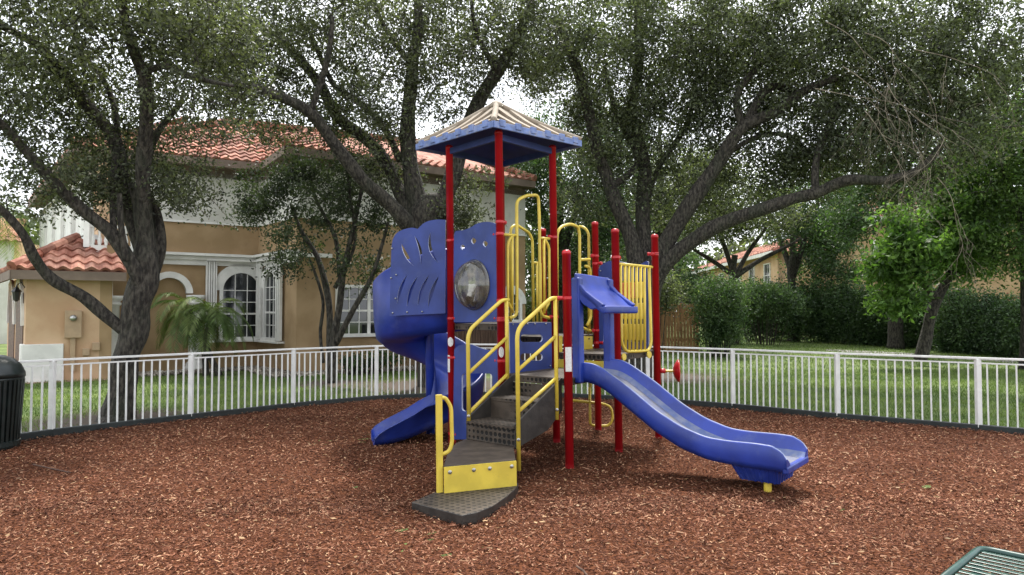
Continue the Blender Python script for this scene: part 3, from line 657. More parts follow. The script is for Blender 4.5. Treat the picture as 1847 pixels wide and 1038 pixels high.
# stairs
A = Vector((.60, .80, 0)).normalized(); Bv = Vector((-.745, .667, 0)).normalized()
c0 = Vector((.03, 6.72, 0)); c1_ = c0 + Bv * .64            # front riser line of the straight flight
e0 = Q.lerp(FF, .10); e1 = Q.lerp(FF, .82)
stair = MB()
def quad_tread(f0, f1, z, zt=.035):
    p = [c0.lerp(e0, f0), c1_.lerp(e1, f0), c1_.lerp(e1, f1), c0.lerp(e0, f1)]
    return [(q.x, q.y) for q in p]
st = MB()
st.prism(quad_tread(-.02, .52, .51), .475, .512)
sto = st.build('stair', 'deck', play, bevel=.004); sto['label'] = 'dark perforated stair flight'
MB().prism(quad_tread(.48, 1.0, .72), .68, .716).build('tread', 'deck', sto, bevel=.004)
def riser(f, z0_, z1_):
    a, b = c0.lerp(e0, f), c1_.lerp(e1, f); MB().bar(a + Zv * (z0_ + z1_) / 2, b + Zv * (z0_ + z1_) / 2, .012, z1_ - z0_).build('riser', 'deck', sto)
riser(.01, .325, .474); riser(.5, .513, .679); riser(.99, .717, .845)
for s0, s1 in ((c0, e0), (c1_, e1)):
    sd_ = (s1 - s0).normalized(); nrm = sd_.cross(Zv)
    pts = [s0 + Zv * .30, s0 + Zv * .53, s1 + Zv * .93, s1 + Zv * .60, s1 - sd_ * .20 + Zv * .43]
    m_ = MB(); nn = 5; m_.v = [tuple(p + nrm * o_) for o_ in (-.012, .012) for p in pts]; m_.f = [tuple(range(nn))[::-1], tuple(range(nn, 2 * nn))] + [(i, (i + 1) % nn, nn + (i + 1) % nn, nn + i) for i in range(nn)]
    m_.build('stringer', 'deck_plain', sto, bevel=.004)
# wedge steps
def wedge(px, z, th, name='wedge_step'):
    P = [(lambda g: (g.x, g.y))(PR + RI @ (gr(x, y, z) - PR)) for x, y in px]
    o = MB().prism(P, z - th, z).build(name, 'deck', play, bevel=.006, seg=2); o.data.materials.append(M['deck_plain'])
    for p in o.data.polygons: p.material_index = 0 if p.normal.z > .8 else 1
    return o
arc = [(833, 927), (860, 922), (890, 910), (915, 893), (930, 880), (935, 870)]
w1 = wedge([(742, 902)] + arc + [(912, 868), (800, 878)], .10, .085)
for x, y in ((749, 908), (825, 933)):
    g = PR + RI @ (gr(x, y, .055) - PR); MB().lathe([(.012, -.005), (.012, .012), (.004, .015)], g, Vector((-.45, -.9, 0)), 10).build('bolt', 'bolt', w1)
w2 = wedge([(800, 838), (930, 828), (926, 803), (842, 789), (822, 797), (808, 812)], .32, .05)
for p_ in [(800, 838), (930, 828)]: pass
ga = PR + RI @ (gr(800, 838, .32) - PR); gb_ = PR + RI @ (gr(930, 828, .32) - PR); ga.z = gb_.z = 0
dd = (gb_ - ga).normalized(); nn_ = dd.cross(Zv)
MB().bar(ga + Zv * .205 + nn_ * .012, gb_ + Zv * .205 + nn_ * .012, .016, .215).build('yellow_riser', 'yellow', w2)
for f in (.075, .40, .62, .93):
    MB().lathe([(.017, 0), (.017, .006), (.010, .01), (.009, .018), (.002, .019)], ga.lerp(gb_, f) + Zv * .27 + nn_ * .02, nn_, 12).build('bolt', 'bolt', w2)
# yellow bar with hand loop at the foot of the stairs
pf = Vector((ga.x - .035, ga.y + .02, 0))
yb = MB().box(pf + Zv * .45, (.055, .03, .92), dd).build('grab_post', 'yellow', play, bevel=.006)
Lp = [pf + dd * o_ + Zv * z for o_, z in ((.02, .885), (.06, .875), (.105, .80), (.11, .50), (.085, .43), (.02, .41))]
MB().tube(rounded(Lp, .05), .017, 10).build('hand_loop', 'yellow', yb, smooth=True)
# handrails
def rail(Pf, Pe, ztopf, zbotf, ztope, zbote, lows, foot):
    q = rounded([Pf + Zv * zbotf, Pf + Zv * ztopf, Pe - (Pe - Pf) * .12 + Zv * ztope, Pe + (Pe - Pf) * .06 + Zv * ztope], .1)
    o = MB().tube(q, .0205, 10).build('handrail', 'yellow', play, smooth=True)
    MB().tube([Pe + Zv * zbote, Pe + Zv * ztope], .0205, 10).build('baluster', 'yellow', o, smooth=True)
    for a, b in lows: MB().tube([Pf + Zv * a, Pe + Zv * b], .018, 8).build('middle_bar', 'yellow', o, smooth=True)
    for i, (p, z) in enumerate(foot): MB().lathe([(.016, .0), (.016, .03), (.008, .035)], p + Zv * z, Vector((0, -1, 0)), 8).build('bolt', 'bolt', o)
Pl = pY(845, 700, 7.12); Pl.z = 0; Pe = pY(915, 650, 7.55); Pe.z = 0
rail(Pl, Pe, 1.40, .51, 1.715, .84, [(.98, 1.30 + .02), (.585, .93)], [(Pl, .56)])
Pr = pY(934, 700, 6.68); Pr.z = 0; Pe2 = pY(1003, 640, 7.06); Pe2.z = 0
rail(Pr, Pe2, 1.43, .11, 1.72, .52, [(1.04, 1.345), (.655, .93)], [(Pr, .40), (Pe2, .62)])
clamp(Q, 1.72, Vector((-1, .1, 0))); clamp(FF, 1.715, Vector((.4, -1, 0)))
# low yellow climbing loop on the far side
YL = 9.35
lo_ = MB().tube(rounded([pY(*c5(p), YL) for p in ((280, 330), (283, 560), (330, 566), (400, 562), (420, 520), (410, 450), (360, 430), (178, 412))], .07), .017, 10).build('climber_loop', 'yellow', play, smooth=True)
MB().tube([pY(*c5((284, 330)), YL), pY(*c5((284, 250)), YL)], .017, 8).build('bar', 'yellow', lo_)
# steering wheel on the far right post
zc = 2.05 - 1.18
hub = V + Zv * .84
sw = MB().lathe([(.028, 0), (.03, .07), (.02, .08)], hub + Vector((PRAD, 0, 0)) * .5, Vector((1, -.12, 0)), 12).lathe([(.03, .19), (.075, .205), (.135, .245), (.14, .26), (.125, .262), (.07, .225), (.02, .215)], hub, Vector((1, -.12, 0)), 24).build('talk_dish', 'red', play, smooth=True)
MB().tube([hub + Vector((.06, -.006, 0)), hub + Vector((.21, -.025, 0))], .014, 8).build('shaft', 'yellow', sw)

# ------------------------------------------------------------------ litter bin and bench at the picture's edge
bc_ = Vector((-6.0, 8.2, 0))
bn = thing('litter_bin', bc_, 'dark green domed litter bin standing by the white fence', 'bin')
MB().lathe([(.29, .02), (.30, .05), (.30, .10), (.27, .11)], bc_, n=28).build('base', 'bin_green', bn, smooth=False)
body = MB().lathe([(.27, .1), (.285, .5), (.31, .78), (.325, .80), (.325, .83), (.30, .84)], bc_, n=28).build('liner', 'bin_green', bn, smooth=True)
sl_ = MB()
for i in range(36):
    g = 2 * math.pi * i / 36; u_ = Vector((math.cos(g), math.sin(g), 0)); sl_.bar(bc_ + u_ * .285 + Zv * .08, bc_ + u_ * .325 + Zv * .80, .03, .006, up=u_)
sl_.build('slats', 'bin_green', bn)
MB().lathe([(.335, .83), (.33, .88), (.29, .97), (.22, 1.04), (.12, 1.08), (.02, 1.09)], bc_, n=28).build('lid', 'bin_green', bn, smooth=True)
# metal bench
b1 = gr(1715, 1038, .45); bl = gr(1760, 990, .45)
bt = thing('metal_bench', (2.45, 3.0, 0), 'green slatted metal bench in the near right corner', 'bench')
du = (gr(1765, 992, .45) - gr(1700, 1045, .45)); du.z = 0; du.normalize(); dv = Vector((du.y, -du.x, 0))
c_ = gr(1768, 990, .45); c_.z = 0
L0 = c_ - du * 1.7
seat = MB()
for i in range(34):
    f = i / 33; p = L0 + du * (1.70 * f - .0); seat.bar(p + dv * .02 + Zv * .45, p + dv * .44 + Zv * .45, .028, .006)
seat.build('seat', 'bench_green', bt, bevel=.002)
fr_ = rounded([L0 + Zv * .452, c_ + Zv * .452, c_ + dv * .46 + Zv * .452, L0 + dv * .46 + Zv * .452], .06); MB().tube(fr_, .017, 10).build('rim', 'bench_green', bt, smooth=True)
for f in (.2, .85):
    for o_ in (.05, .41): MB().tube([L0 + du * 1.7 * f + dv * o_ + Zv * .44, L0 + du * 1.7 * f + dv * o_], .02, 10).build('leg', 'bench_green', bt, smooth=True)
# fallen sticks
for pts, lb in (((gr(60, 838, .04), gr(95, 846, .05), gr(128, 853, .04)), 'thin brown stick lying on the mulch near the bin'), ((gr(1040, 1022, .04), gr(1052, 1030, .05), gr(1060, 1040, .04)), 'short brown twig on the mulch at the bottom of the photo')):
    r0 = thing('stick', pts[0], lb, 'stick'); MB().tube(smooth_path(pts, 4), .007, 6).build('stem', 'cedar_dark', r0, smooth=True)

# ------------------------------------------------------------------ houses
def wallbox(name, a, b, z0_, z1_, th, m, parent, bevel=0):
    a, b = Vector((*a, 0)), Vector((*b, 0)); zm = (z0_ + z1_) / 2; u_ = (b - a).normalized(); n_ = Vector((-u_.y, u_.x, 0))   # n_ points inward (away from viewer side)
    return MB().bar(a + n_ * th / 2 + Zv * zm, b + n_ * th / 2 + Zv * zm, th, z1_ - z0_).build(name, m, parent, bevel=bevel)
def tiles(name, a, b, c, d, parent, tw=.26, tl=.36, amp=.055):
    """barrel tiled slope: a-b along the eave, d-c along the top"""
    a, b, c, d = map(Vector, (a, b, c, d)); m_ = MB(); rows = max(2, int(((d - a).length + (c - b).length) / 2 / tl)); n_ = ((b - a).cross(d - a)).normalized()
    if n_.z < 0: n_ = -n_
    u_ = (b - a).normalized(); Pn = []
    wmax = (b - a).length; seg = 6
    for j in range(rows):
        v0, v1 = j / rows, (j + 1.12) / rows; v1 = min(v1, 1)
        l0, r0 = a.lerp(d, v0), b.lerp(c, v0); l1, r1 = a.lerp(d, v1), b.lerp(c, v1)
        s0 = (l0 - a).dot(u_); s1 = (r0 - a).dot(u_); k0 = int(math.floor(s0 / tw)); k1 = int(math.ceil(s1 / tw)); 
        for k in range(k0, k1):
            base = len(m_.v); sh = (j % 2) * 0; jit = random.uniform(-.008, .008)
            for q in range(seg + 1):
                s = (k + q / seg) * tw + sh; s = min(max(s, s0), s1); hgt = amp * (.5 + .5 * math.cos(2 * math.pi * (q / seg) + math.pi)) 
                p0 = l0 + u_ * (s - s0); t1 = min(max(s, (l1 - a).dot(u_)), (r1 - a).dot(u_)); p1 = l1 + u_ * (t1 - (l1 - a).dot(u_))
                m_.v.append(tuple(p0 + n_ * (hgt + .05 + jit))); m_.v.append(tuple(p1 + n_ * (hgt + .005))); m_.v.append(tuple(p0 + n_ * (hgt * .6 - .0)))
            for q in range(seg):
                i = base + q * 3; m_.f.append((i, i + 3, i + 4, i + 1)); m_.f.append((i + 2, i + 5, i + 3, i))
    m_.add([a, b, c, d], [(0, 1, 2, 3)])
    return m_.build(name, 'tile', parent, smooth=False)
def ridge(p, q, parent, r=.11):
    p, q = Vector(p), Vector(q); m_ = MB(); n_ = max(2, int((q - p).length / .38))
    for i in range(n_):
        a = p.lerp(q, i / n_); b = p.lerp(q, (i + 1.08) / n_); m_.tube([a, b], [r * 1.08, r * .9], 8)
    return m_.build('ridge_tiles', 'tile', parent)
def window(parent, a, u_, n_, w, z0_, z1_, arch=False, cols=3, rows=4, shutters=False, mull=0, trim=.09):
    """a = lower-left point on the wall, u_ along the wall, n_ out of the wall"""
    a = Vector((a.x, a.y, 0)); u_ = Vector(u_); n_ = Vector(n_)
    fr_ = MB(); zs = z1_ - (w / 2 if arch else 0)
    def pt(s, z, o=0): return a + u_ * s + Zv * z + n_ * o
    ob = MB()
    for s in (trim / 2, w - trim / 2): ob.bar(pt(s, z0_, .05), pt(s, zs, .05), .09, trim, up=u_)
    ob.bar(pt(-.05, z0_ - .04, .07), pt(w + .05, z0_ - .04, .07), .14, .09)
    if not arch: ob.bar(pt(-.04, z1_ + .03, .055), pt(w + .04, z1_ + .03, .055), .11, .08)
    else:
        n = 16
        for i in range(n):
            g0, g1 = math.pi * i / n, math.pi * (i + 1) / n; ro_, ri_ = w / 2 + .17, w / 2 - trim; c = w / 2
            q = [pt(c + r * math.cos(g), zs + r * math.sin(g), o) for o in (.0, .09) for r, g in ((ri_, g0), (ro_, g0), (ro_, g1), (ri_, g1))]
            ob.add(q, [(3, 2, 1, 0), (4, 5, 6, 7), (0, 1, 5, 4), (2, 3, 7, 6), (1, 2, 6, 5), (0, 4, 7, 3)])
    f = ob.build('window', 'trim_white', parent)
    gl = MB(); ng = 14
    if arch:
        pts = [pt(trim, z0_, .02), pt(w - trim, z0_, .02)] + [pt(w / 2 + (w / 2 - trim) * math.cos(math.pi * i / ng), zs + (w / 2 - trim) * math.sin(math.pi * i / ng), .02) for i in range(ng + 1)]
    else: pts = [pt(trim, z0_, .02), pt(w - trim, z0_, .02), pt(w - trim, z1_, .02), pt(trim, z1_, .02)]
    gl.add(pts, [tuple(range(len(pts)))]); gl.build('pane', 'window_glass', f)
    mt = MB()
    for i in range(1, cols):
        s = trim + (w - 2 * trim) * i / cols; tp_ = z1_ if not arch else zs + math.sqrt(max(0, (w / 2 - trim) ** 2 - (s - w / 2) ** 2))
        mt.bar(pt(s, z0_, .032), pt(s, tp_, .032), .02, .022 if not (mull and i == cols // 2) else .09, up=u_)
    for j in range(1, rows + (1 if arch else 0)):
        z = z0_ + (zs - z0_) * j / rows; mt.bar(pt(trim, z, .035), pt(w - trim, z, .035), .02, .05 if j == rows // 2 else .022)
    mt.build('muntins', 'trim_white', f)
    if shutters:
        sh = MB()
        for s in (-.22, w + .22):
            for i in range(5): sh.bar(pt(s - .12 + i * .06, z0_ - .05, .11), pt(s - .12 + i * .06, z1_ + .2, .11), .07 + .05 * (i % 2), .04, up=u_)
        sh.bar(pt(-.36, z1_ + .24, .10), pt(w + .36, z1_ + .24, .10), .2, .05); sh.bar(pt(-.36, z0_ - .1, .10), pt(w + .36, z0_ - .1, .10), .2, .05)
        sh.build('storm_shutter', 'trim_white', f)
    return f
h1 = thing('stucco_house', (-7, 20, 0), 'two storey tan stucco house with red barrel tile roof behind the left trees', 'house')
W = [(-9.19 - 1.26 * .83, 18.56 - 1.26 * .55), (-7.14, 19.95), (-5.42, 17.85), (.42, 22.4)]
uu = [None] * 3; nnv = [None] * 3
for i in range(3):
    a, b = W[i], W[i + 1]; uu[i] = (Vector((*b, 0)) - Vector((*a, 0))).normalized(); nnv[i] = Vector((uu[i].y, -uu[i].x, 0))
    wallbox('wall', a, b, 0, 3.02, .25, 'stucco', h1); wallbox('wall', a, b, 3.02, 3.96, .249, 'stucco', h1); wallbox('upper_wall', a, b, 3.96, 5.35, .25, 'stucco_white', h1)
    o1 = Vector((*a, 0)) + nnv[i] * .05 - uu[i] * .02; o2 = Vector((*b, 0)) + nnv[i] * .05 + uu[i] * .02
    if i < 2:
        MB().bar(o1 + Zv * 3.0, o2 + Zv * 3.0, .2, .10).bar(o1 + Zv * 3.09 + nnv[i] * .04, o2 + Zv * 3.09 + nnv[i] * .04, .3, .07).bar(o1 + Zv * 2.88 - nnv[i] * .02, o2 + Zv * 2.88 - nnv[i] * .02, .12, .14).build('moulding', 'trim_white', h1)
    else:
        MB().bar(o1 + Zv * 3.0, o1 + uu[i] * .9 + Zv * 3.0, .2, .10).build('moulding', 'trim_white', h1)
    MB().bar(o1 + Zv * 3.965 - nnv[i] * .03, o2 + Zv * 3.965 - nnv[i] * .03, .06, .05).build('band', 'trim_white', h1)
# remaining walls (right end, back, left front)
wallbox('wall', W[3], (-4.5, 28.8), 0, 5.35, .25, 'stucco', h1)
wallbox('wall', (-4.5, 28.8), (-17.4, 27), 0, 5.35, .25, 'stucco', h1)
FL = [(-17.6, 26.6), (-10.3, 17.6)]
uf = (Vector((*FL[1], 0)) - Vector((*FL[0], 0))).normalized(); nf = Vector((uf.y, -uf.x, 0)) 
wallbox('wall', FL[0], FL[1], 0, 3.3, .25, 'stucco_light', h1); wallbox('upper_wall', FL[0], FL[1], 3.3, 5.3, .25, 'stucco_light', h1)
# eaves and main roof
def off(p, a, b): return (p[0] + a, p[1] + b)
ez = 5.62; e_a = Vector((-10.75, 17.25, ez)); e_b = Vector((-6.9, 19.35, ez)); e_b2 = Vector((-5.55, 17.25, ez)); e_c = Vector((.72, 22.1, ez)); e_l = Vector((-18.2, 26.6, ez))
rz = 7.3; r_a = Vector((-8.6, 21.6, rz)); r_c = Vector((-2.6, 24.6, rz)); r_l = Vector((-15.2, 28.0, rz)); e_bk = Vector((-4.2, 29.4, ez)); e_bl = Vector((-16.6, 30.5, ez))
tiles('roof', e_a, e_b, (-6.2, 22.85, rz), r_a, h1); tiles('roof', e_b2, e_c, r_c, (-6.6, 22.6, rz), h1); tiles('roof', e_l, e_a, r_a, r_l, h1)
MB().add([e_c, e_bk, r_c], [(0, 1, 2)]).add([e_bk, e_bl, r_l, r_a, r_c], [(0, 1, 2, 3, 4)]).add([e_b, e_b2, (-6.6, 22.6, rz)], [(0, 1, 2)]).build('roof_back', 'tile', h1)
ridge(e_b2 + Zv * .1, Vector((-6.6, 22.6, rz + .05)), h1); ridge(r_a + Zv * .1, Vector((-6.6, 22.6, rz + .1)), h1); ridge(Vector((-6.6, 22.6, rz + .1)), r_c + Zv * .1, h1); ridge(e_c + Zv * .1, r_c + Zv * .1, h1); ridge(e_a + Zv * .1, r_a + Zv * .1, h1); ridge(r_a + Zv * .1, r_l + Zv * .1, h1)
for a, b in ((e_a, e_b), (e_b, e_b2), (e_b2, e_c), (e_l, e_a), (e_c, e_bk)):
    MB().bar(a - Zv * .09, b - Zv * .09, .06, .20).build('fascia', 'soffit', h1)
MB().add([e_a - Zv * .16, e_b - Zv * .16, Vector((-7.14, 20.1, ez - .16)), Vector((-10.3, 18.0, ez - .16))], [(0, 1, 2, 3)]).add([e_b - Zv * .16, e_b2 - Zv * .16, Vector((-5.42, 17.95, ez - .16)), Vector((-7.14, 20.05, ez - .16))], [(0, 1, 2, 3)]).add([e_b2 - Zv * .16, e_c - Zv * .16, Vector((.42, 22.5, ez - .16)), Vector((-5.42, 17.95, ez - .16))], [(0, 1, 2, 3)]).add([e_l - Zv * .16, e_a - Zv * .16, Vector((-10.3, 18.0, ez - .16)), Vector((-17.6, 26.8, ez - .16))], [(0, 1, 2, 3)]).build('soffit', 'soffit', h1)
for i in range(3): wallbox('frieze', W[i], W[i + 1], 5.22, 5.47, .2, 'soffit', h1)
# incised diagonal score lines of the upper wall
def onwall(px, py, i): return onplane(px, py, Vector((*W[i], 0)), nnv[i])
def sc_lines(i, segs):
    m_ = MB()
    for (x0, y0, x1, y1) in segs:
        a = onwall(x0, y0, i) + nnv[i] * .002; b = onwall(x1, y1, i) + nnv[i] * .002; m_.bar(a, b, .006, .012, up=nnv[i].cross(b - a))
    m_.build('score_line', 'soffit', h1)
sc_lines(0, [(360, 335, 410, 392), (395, 350, 440, 400), (330, 345, 375, 392)]); sc_lines(2, [(880, 365, 893, 380), (880, 380, 893, 366), (893, 380, 915, 410)])
# windows
a = onwall(394, 600, 0); window(h1, a, uu[0], nnv[0], 1.15, .86, 2.72, True, 3, 4, True)
a = onwall(479, 600, 1); window(h1, a, uu[1], nnv[1], 1.0, .86, 2.72, True, 3, 4, True)
a = onwall(604, 600, 2); window(h1, a, uu[2], nnv[2], 1.9, .98, 2.2, False, 6, 4, False, 1)
a = onwall(925, 520, 2); window(h1, a + uu[2] * -.5, uu[2], nnv[2], .8, 1.3, 2.2, True, 3, 2)
# porch: arches and columns at the recess
def column(c, h, r=.17):
    MB().lathe([(r * 1.5, 0), (r * 1.5, .12), (r * 1.3, .14), (r * 1.35, .2), (r * 1.05, .25), (r, .3), (r * .9, h - .25), (r * 1.15, h - .22), (r * 1.15, h - .17), (r * .95, h - .15), (r * 1.35, h - .08), (r * 1.4, h)], c, n=20).build('column', 'trim_white', h1, smooth=True)
def arch(c, u_, n_, w, zs, t=.16, d=.22, m='trim_white', dark=True):
    m_ = MB(); n = 16
    for i in range(n):
        g0, g1 = math.pi * i / n, math.pi * (i + 1) / n; q = [c + u_ * r * math.cos(g) + Zv * (zs + r * math.sin(g)) + n_ * o for o in (.0, d) for r, g in ((w / 2, g0), (w / 2 + t, g0), (w / 2 + t, g1), (w / 2, g1))]
        m_.add(q, [(3, 2, 1, 0), (4, 5, 6, 7), (0, 1, 5, 4), (2, 3, 7, 6), (1, 2, 6, 5), (0, 4, 7, 3)])
    o = m_.build('arch', m, h1)
    if dark:
        pts = [c - u_ * w / 2 + n_ * .006, c + u_ * w / 2 + n_ * .006] + [c + u_ * w / 2 * math.cos(math.pi * i / n) + Zv * (zs + w / 2 * math.sin(math.pi * i / n)) + n_ * .006 for i in range(n + 1)]
        MB().add(pts, [tuple(range(len(pts)))]).build('doorway', 'stucco', o)
ca = onwall(303, 600, 0); ca.z = 0; arch(ca, uu[0], nnv[0], .8, 2.05)
cc = onwall(349, 600, 0); cc.z = 0; column(cc + nnv[0] * .25, 2.0); 
cc = at(201, 640, 17.2); cc.z = 0; column(cc, 1.95); cp = cc.copy()
pn = Vector((-uu[0].y, uu[0].x, 0))
arch(cp + uu[0] * .0 + pn * .62, -pn, -uu[0], 1.1, 1.95, dark=False)
MB().box(cp + Zv * 2.9 + pn * .5, (.3, 1.6, .5), uu[0]).build('porch_beam', 'stucco', h1)
# garage wing
G = [(-10.75, 15.7), (-9.35, 16.6)]; gu = (Vector((*G[1], 0)) - Vector((*G[0], 0))).normalized(); gn = Vector((gu.y, -gu.x, 0)); gf = Vector((-gu.y, gu.x, 0))
gb2 = Vector((*G[0], 0)) + Vector((-.62, .78, 0)) * 6
wallbox('garage_wall', G[0], G[1], 0, 2.38, .25, 'stucco_light', h1)
g1v = Vector((*G[1], 0)); wallbox('garage_wall', G[1], (g1v.x - .9, g1v.y + 1.35), 0, 2.38, .25, 'stucco', h1)
wallbox('garage_wall', (gb2.x, gb2.y), G[0], 0, 2.38, .25, 'stucco_light', h1)
fu = (Vector((*G[0], 0)) - gb2).normalized(); fn = Vector((fu.y, -fu.x, 0))
for s in (1.55, 4.2):
    ca = Vector((*G[0], 0)) - fu * s; arch(ca, fu, fn, 2.1, 1.25, t=.12, d=.06)
    MB().box(ca + fn * .012 + Zv * 1.0, (2.1, .012, 2.0), fu).build('garage_door', 'garage_wood', h1)
g0v = Vector((*G[0], 0))
MB().box(g0v + gu * .33 + gn * .03 + Zv * .42, (.78, .1, .85), gu).box(g0v - fu * .18 + fn * .03 + Zv * .42, (.42, .1, .85), fu).build('plinth', 'trim_white', h1, bevel=.015)
# garage roof
ge = 2.47
ra = g0v - gu * .3 - fu * -.38 + Zv * ge; rb_ = Vector((*G[1], 0)) + gu * .25 - gf * .45 + Zv * ge; rl = gb2 - gu * .45 + Zv * ge
rt = Vector((*G[1], 0)) + gu * .1 + gf * 1.0 + Zv * 3.3; rt0 = g0v + gu * .95 + gf * 1.1 + Zv * 3.3; rtl = gb2 + gu * 1.0 + Zv * 3.3
tiles('garage_roof', ra, rb_, rt, rt0, h1, tw=.27, tl=.34, amp=.075); tiles('garage_roof', rl, ra, rt0, rtl, h1, tw=.27, tl=.34, amp=.07)
ridge(ra + Zv * .08, rt0 + Zv * .08, h1, .11)
for a, b in ((ra, rb_), (rl, ra)): MB().bar(a - Zv * .10, b - Zv * .10, .06, .2).build('fascia', 'soffit', h1)
MB().add([ra - Zv * .18, rb_ - Zv * .18, Vector((*G[1], ge - .18)), Vector((*G[0], ge - .18))], [(0, 1, 2, 3)]).build('soffit', 'soffit', h1)
# electric meter box and wall lantern, small boxes
def gw(px, py): return onplane(px, py, g0v, gn)
p = gw(132, 585); mb_ = MB().box(p + gn * .07, (.33, .14, .62), gu).box(Vector((p.x, p.y, .62)) + gn * .05, (.10, .08, .8), gu).build('meter_box', 'utility', h1, bevel=.01)
MB().lathe([(.075, 0), (.075, .05), (.06, .09), (.01, .10)], gw(132, 574) + gn * .14, gn, 16).build('meter', 'bolt', mb_, smooth=True)
for x, y, w_, h_ in ((155, 635, .14, .16), (173, 625, .15, .18)): MB().box(gw(x, y) + gn * .05, (w_, .1, h_), gu).build('junction_box', 'utility', h1, bevel=.008)
lp = g0v - fu * .25 + fn * .16 + Zv * 1.95
lt = MB().lathe([(.02, -.16), (.06, -.12), (.085, .05), (.09, .06)], lp, n=6).lathe([(.11, .06), (.06, .12), (.02, .17), (.015, .2)], lp, n=6).tube([lp + Zv * .2, lp + Zv * .28 - fn * .08, lp + Zv * .15 - fn * .15], .012, 6).build('wall_lantern', 'lamp_metal', h1)
# upper left facade: soffits, white storm shutters, balcony
for s0, w_ in ((1.0, 1.5), (3.3, 1.4), (5.4, 1.4), (7.6, 1.4), (9.6, 1.3)):
    a = Vector((*FL[1], 0)) - uf * (s0 + w_); f = window(h1, a, uf, nf, w_, 3.65, 4.95, False, 4, 3, True)
    MB().box(a + uf * w_ / 2 + nf * .14 + Zv * 4.3, (w_ - .1, .05, 1.5), uf).build('closed_shutter', 'trim_white', f)
MB().bar(Vector((*FL[1], 3.42)) + nf * .1, Vector((*FL[1], 3.42)) - uf * 11 + nf * .1, .2, .12).build('moulding', 'trim_white', h1)
bal = MB(); bp0 = Vector((*W[0], 0)) + nnv[0] * .9
bal.bar(bp0 + Zv * 3.06 - uu[0] * .4, bp0 + Zv * 3.06 + uu[0] * 1.0, .35, .18).bar(bp0 + Zv * 3.62 - uu[0] * .4, bp0 + Zv * 3.62 + uu[0] * .5, .1, .07)
for i in range(7): bal.lathe([(.03, 3.15), (.05, 3.28), (.025, 3.42), (.035, 3.6)], bp0 + uu[0] * (-.35 + i * .14) * 1.0, n=8)
bal.box(bp0 + Zv * 3.9 - uu[0] * .45, (.14, .14, 1.6)).box(bp0 + Zv * 3.9 + uu[0] * .55, (.14, .14, 1.6)); bal.build('balcony', 'trim_white', h1)
# small yard sign by the garage
sp_ = gr(178, 668); sg = thing('yard_sign', sp_, 'small round blue yard sign on a white stake beside the garage', 'sign')
MB().bar(sp_, sp_ + Zv * .62 + Vector((.1, 0, 0)), .03, .02, up=(0, 1, 0)).build('stake', 'trim_white', sg)
MB().lathe([(.15, -.01), (.15, .01)], sp_ + Zv * .66 + Vector((.1, 0, 0)), (0, -1, 0), 8).build('plate', 'trim_white', sg)
MB().lathe([(.10, 0), (.10, .004)], sp_ + Zv * .66 + Vector((.1, -.012, 0)), (0, -1, 0), 8).build('badge', 'sign_blue', sg)
# gravel bed along the house
N = 9000; s = rng.uniform(0, 1, N); poly = [(-10.2, 17.0), (-9.3, 16.6), (-7.1, 18.9), (-5.6, 16.7), (-1.0, 20.2), (1, 22), (.4, 22.3), (-5.42, 17.8), (-7.1, 19.9)]
X = rng.uniform(-10.3, 1, N * 4); Y = rng.uniform(16.5, 22.4, N * 4); kk = inside(poly, X, Y); C = np.stack([X[kk], Y[kk], rng.uniform(.01, .05, kk.sum())], 1)
st_ = leaves(C, .10, .08, 0, 3); tag(soup('gravel_bed', st_, 'stone'), kind='stuff')
# far left house
h2 = thing('stucco_house', (-22, 33, 0), 'distant cream house with red tile roof at the far left edge', 'house')
a, b = (-30, 30.5), (-23.9, 34.0)
wallbox('wall', a, b, 0, 4.9, .3, 'stucco_white', h2); wallbox('wall', b, (-24.5, 42), 0, 4.9, .3, 'stucco_light', h2)
tiles('roof', (-30.4, 29.7, 4.85), (-23.3, 33.8, 4.85), (-25, 36.3, 6.3), (-30.5, 34.2, 6.3), h2, tw=.35, tl=.5, amp=.08)
ww = (Vector((*b, 0)) - Vector((*a, 0))).normalized(); window(h2, Vector((*b, 0)) - ww * 1.6, ww, Vector((ww.y, -ww.x, 0)), 1.0, 3.1, 4.3, False, 2, 3)
# houses beyond the lawn at the right
def far_house(loc, label, a, b, zt, rtop, m, wins, tl=.6, dp=9):
    h = thing('stucco_house', loc, label, 'house', None); wallbox('wall', a, b, 0, zt, .4, m, h)
    A_, B_ = Vector((*a, 0)), Vector((*b, 0)); u_ = (B_ - A_).normalized(); n_ = Vector((u_.y, -u_.x, 0)); L = (B_ - A_).length
    wallbox('wall', b, (b[0] - n_.x * dp, b[1] - n_.y * dp), 0, zt, .4, m, h); wallbox('wall', (a[0] - n_.x * dp, a[1] - n_.y * dp), a, 0, zt, .4, m, h)
    ea, eb = A_ - u_ * .7 + n_ * .7 + Zv * zt, B_ + u_ * .7 + n_ * .7 + Zv * zt
    ta, tb = A_ + u_ * 2.5 - n_ * dp / 2 + Zv * rtop, B_ - u_ * 2.5 - n_ * dp / 2 + Zv * rtop
    tiles('roof', ea, eb, tb, ta, h, tw=.42, tl=tl, amp=.09); MB().bar(ea - Zv * .1, eb - Zv * .1, .1, .25).build('fascia', 'trim_white', h)
    ba, bb = A_ - u_ * .7 - n_ * (dp + .7) + Zv * zt, B_ + u_ * .7 - n_ * (dp + .7) + Zv * zt
    MB().add([ba, bb, tb, ta, ea, eb], [(0, 1, 2, 3), (4, 0, 3), (1, 5, 2)]).build('roof_back', 'tile', h)
    for s, w_, z0_, z1_ in wins: window(h, A_ + u_ * s, u_, n_, w_, z0_, z1_, False, 2, 2)
    return h
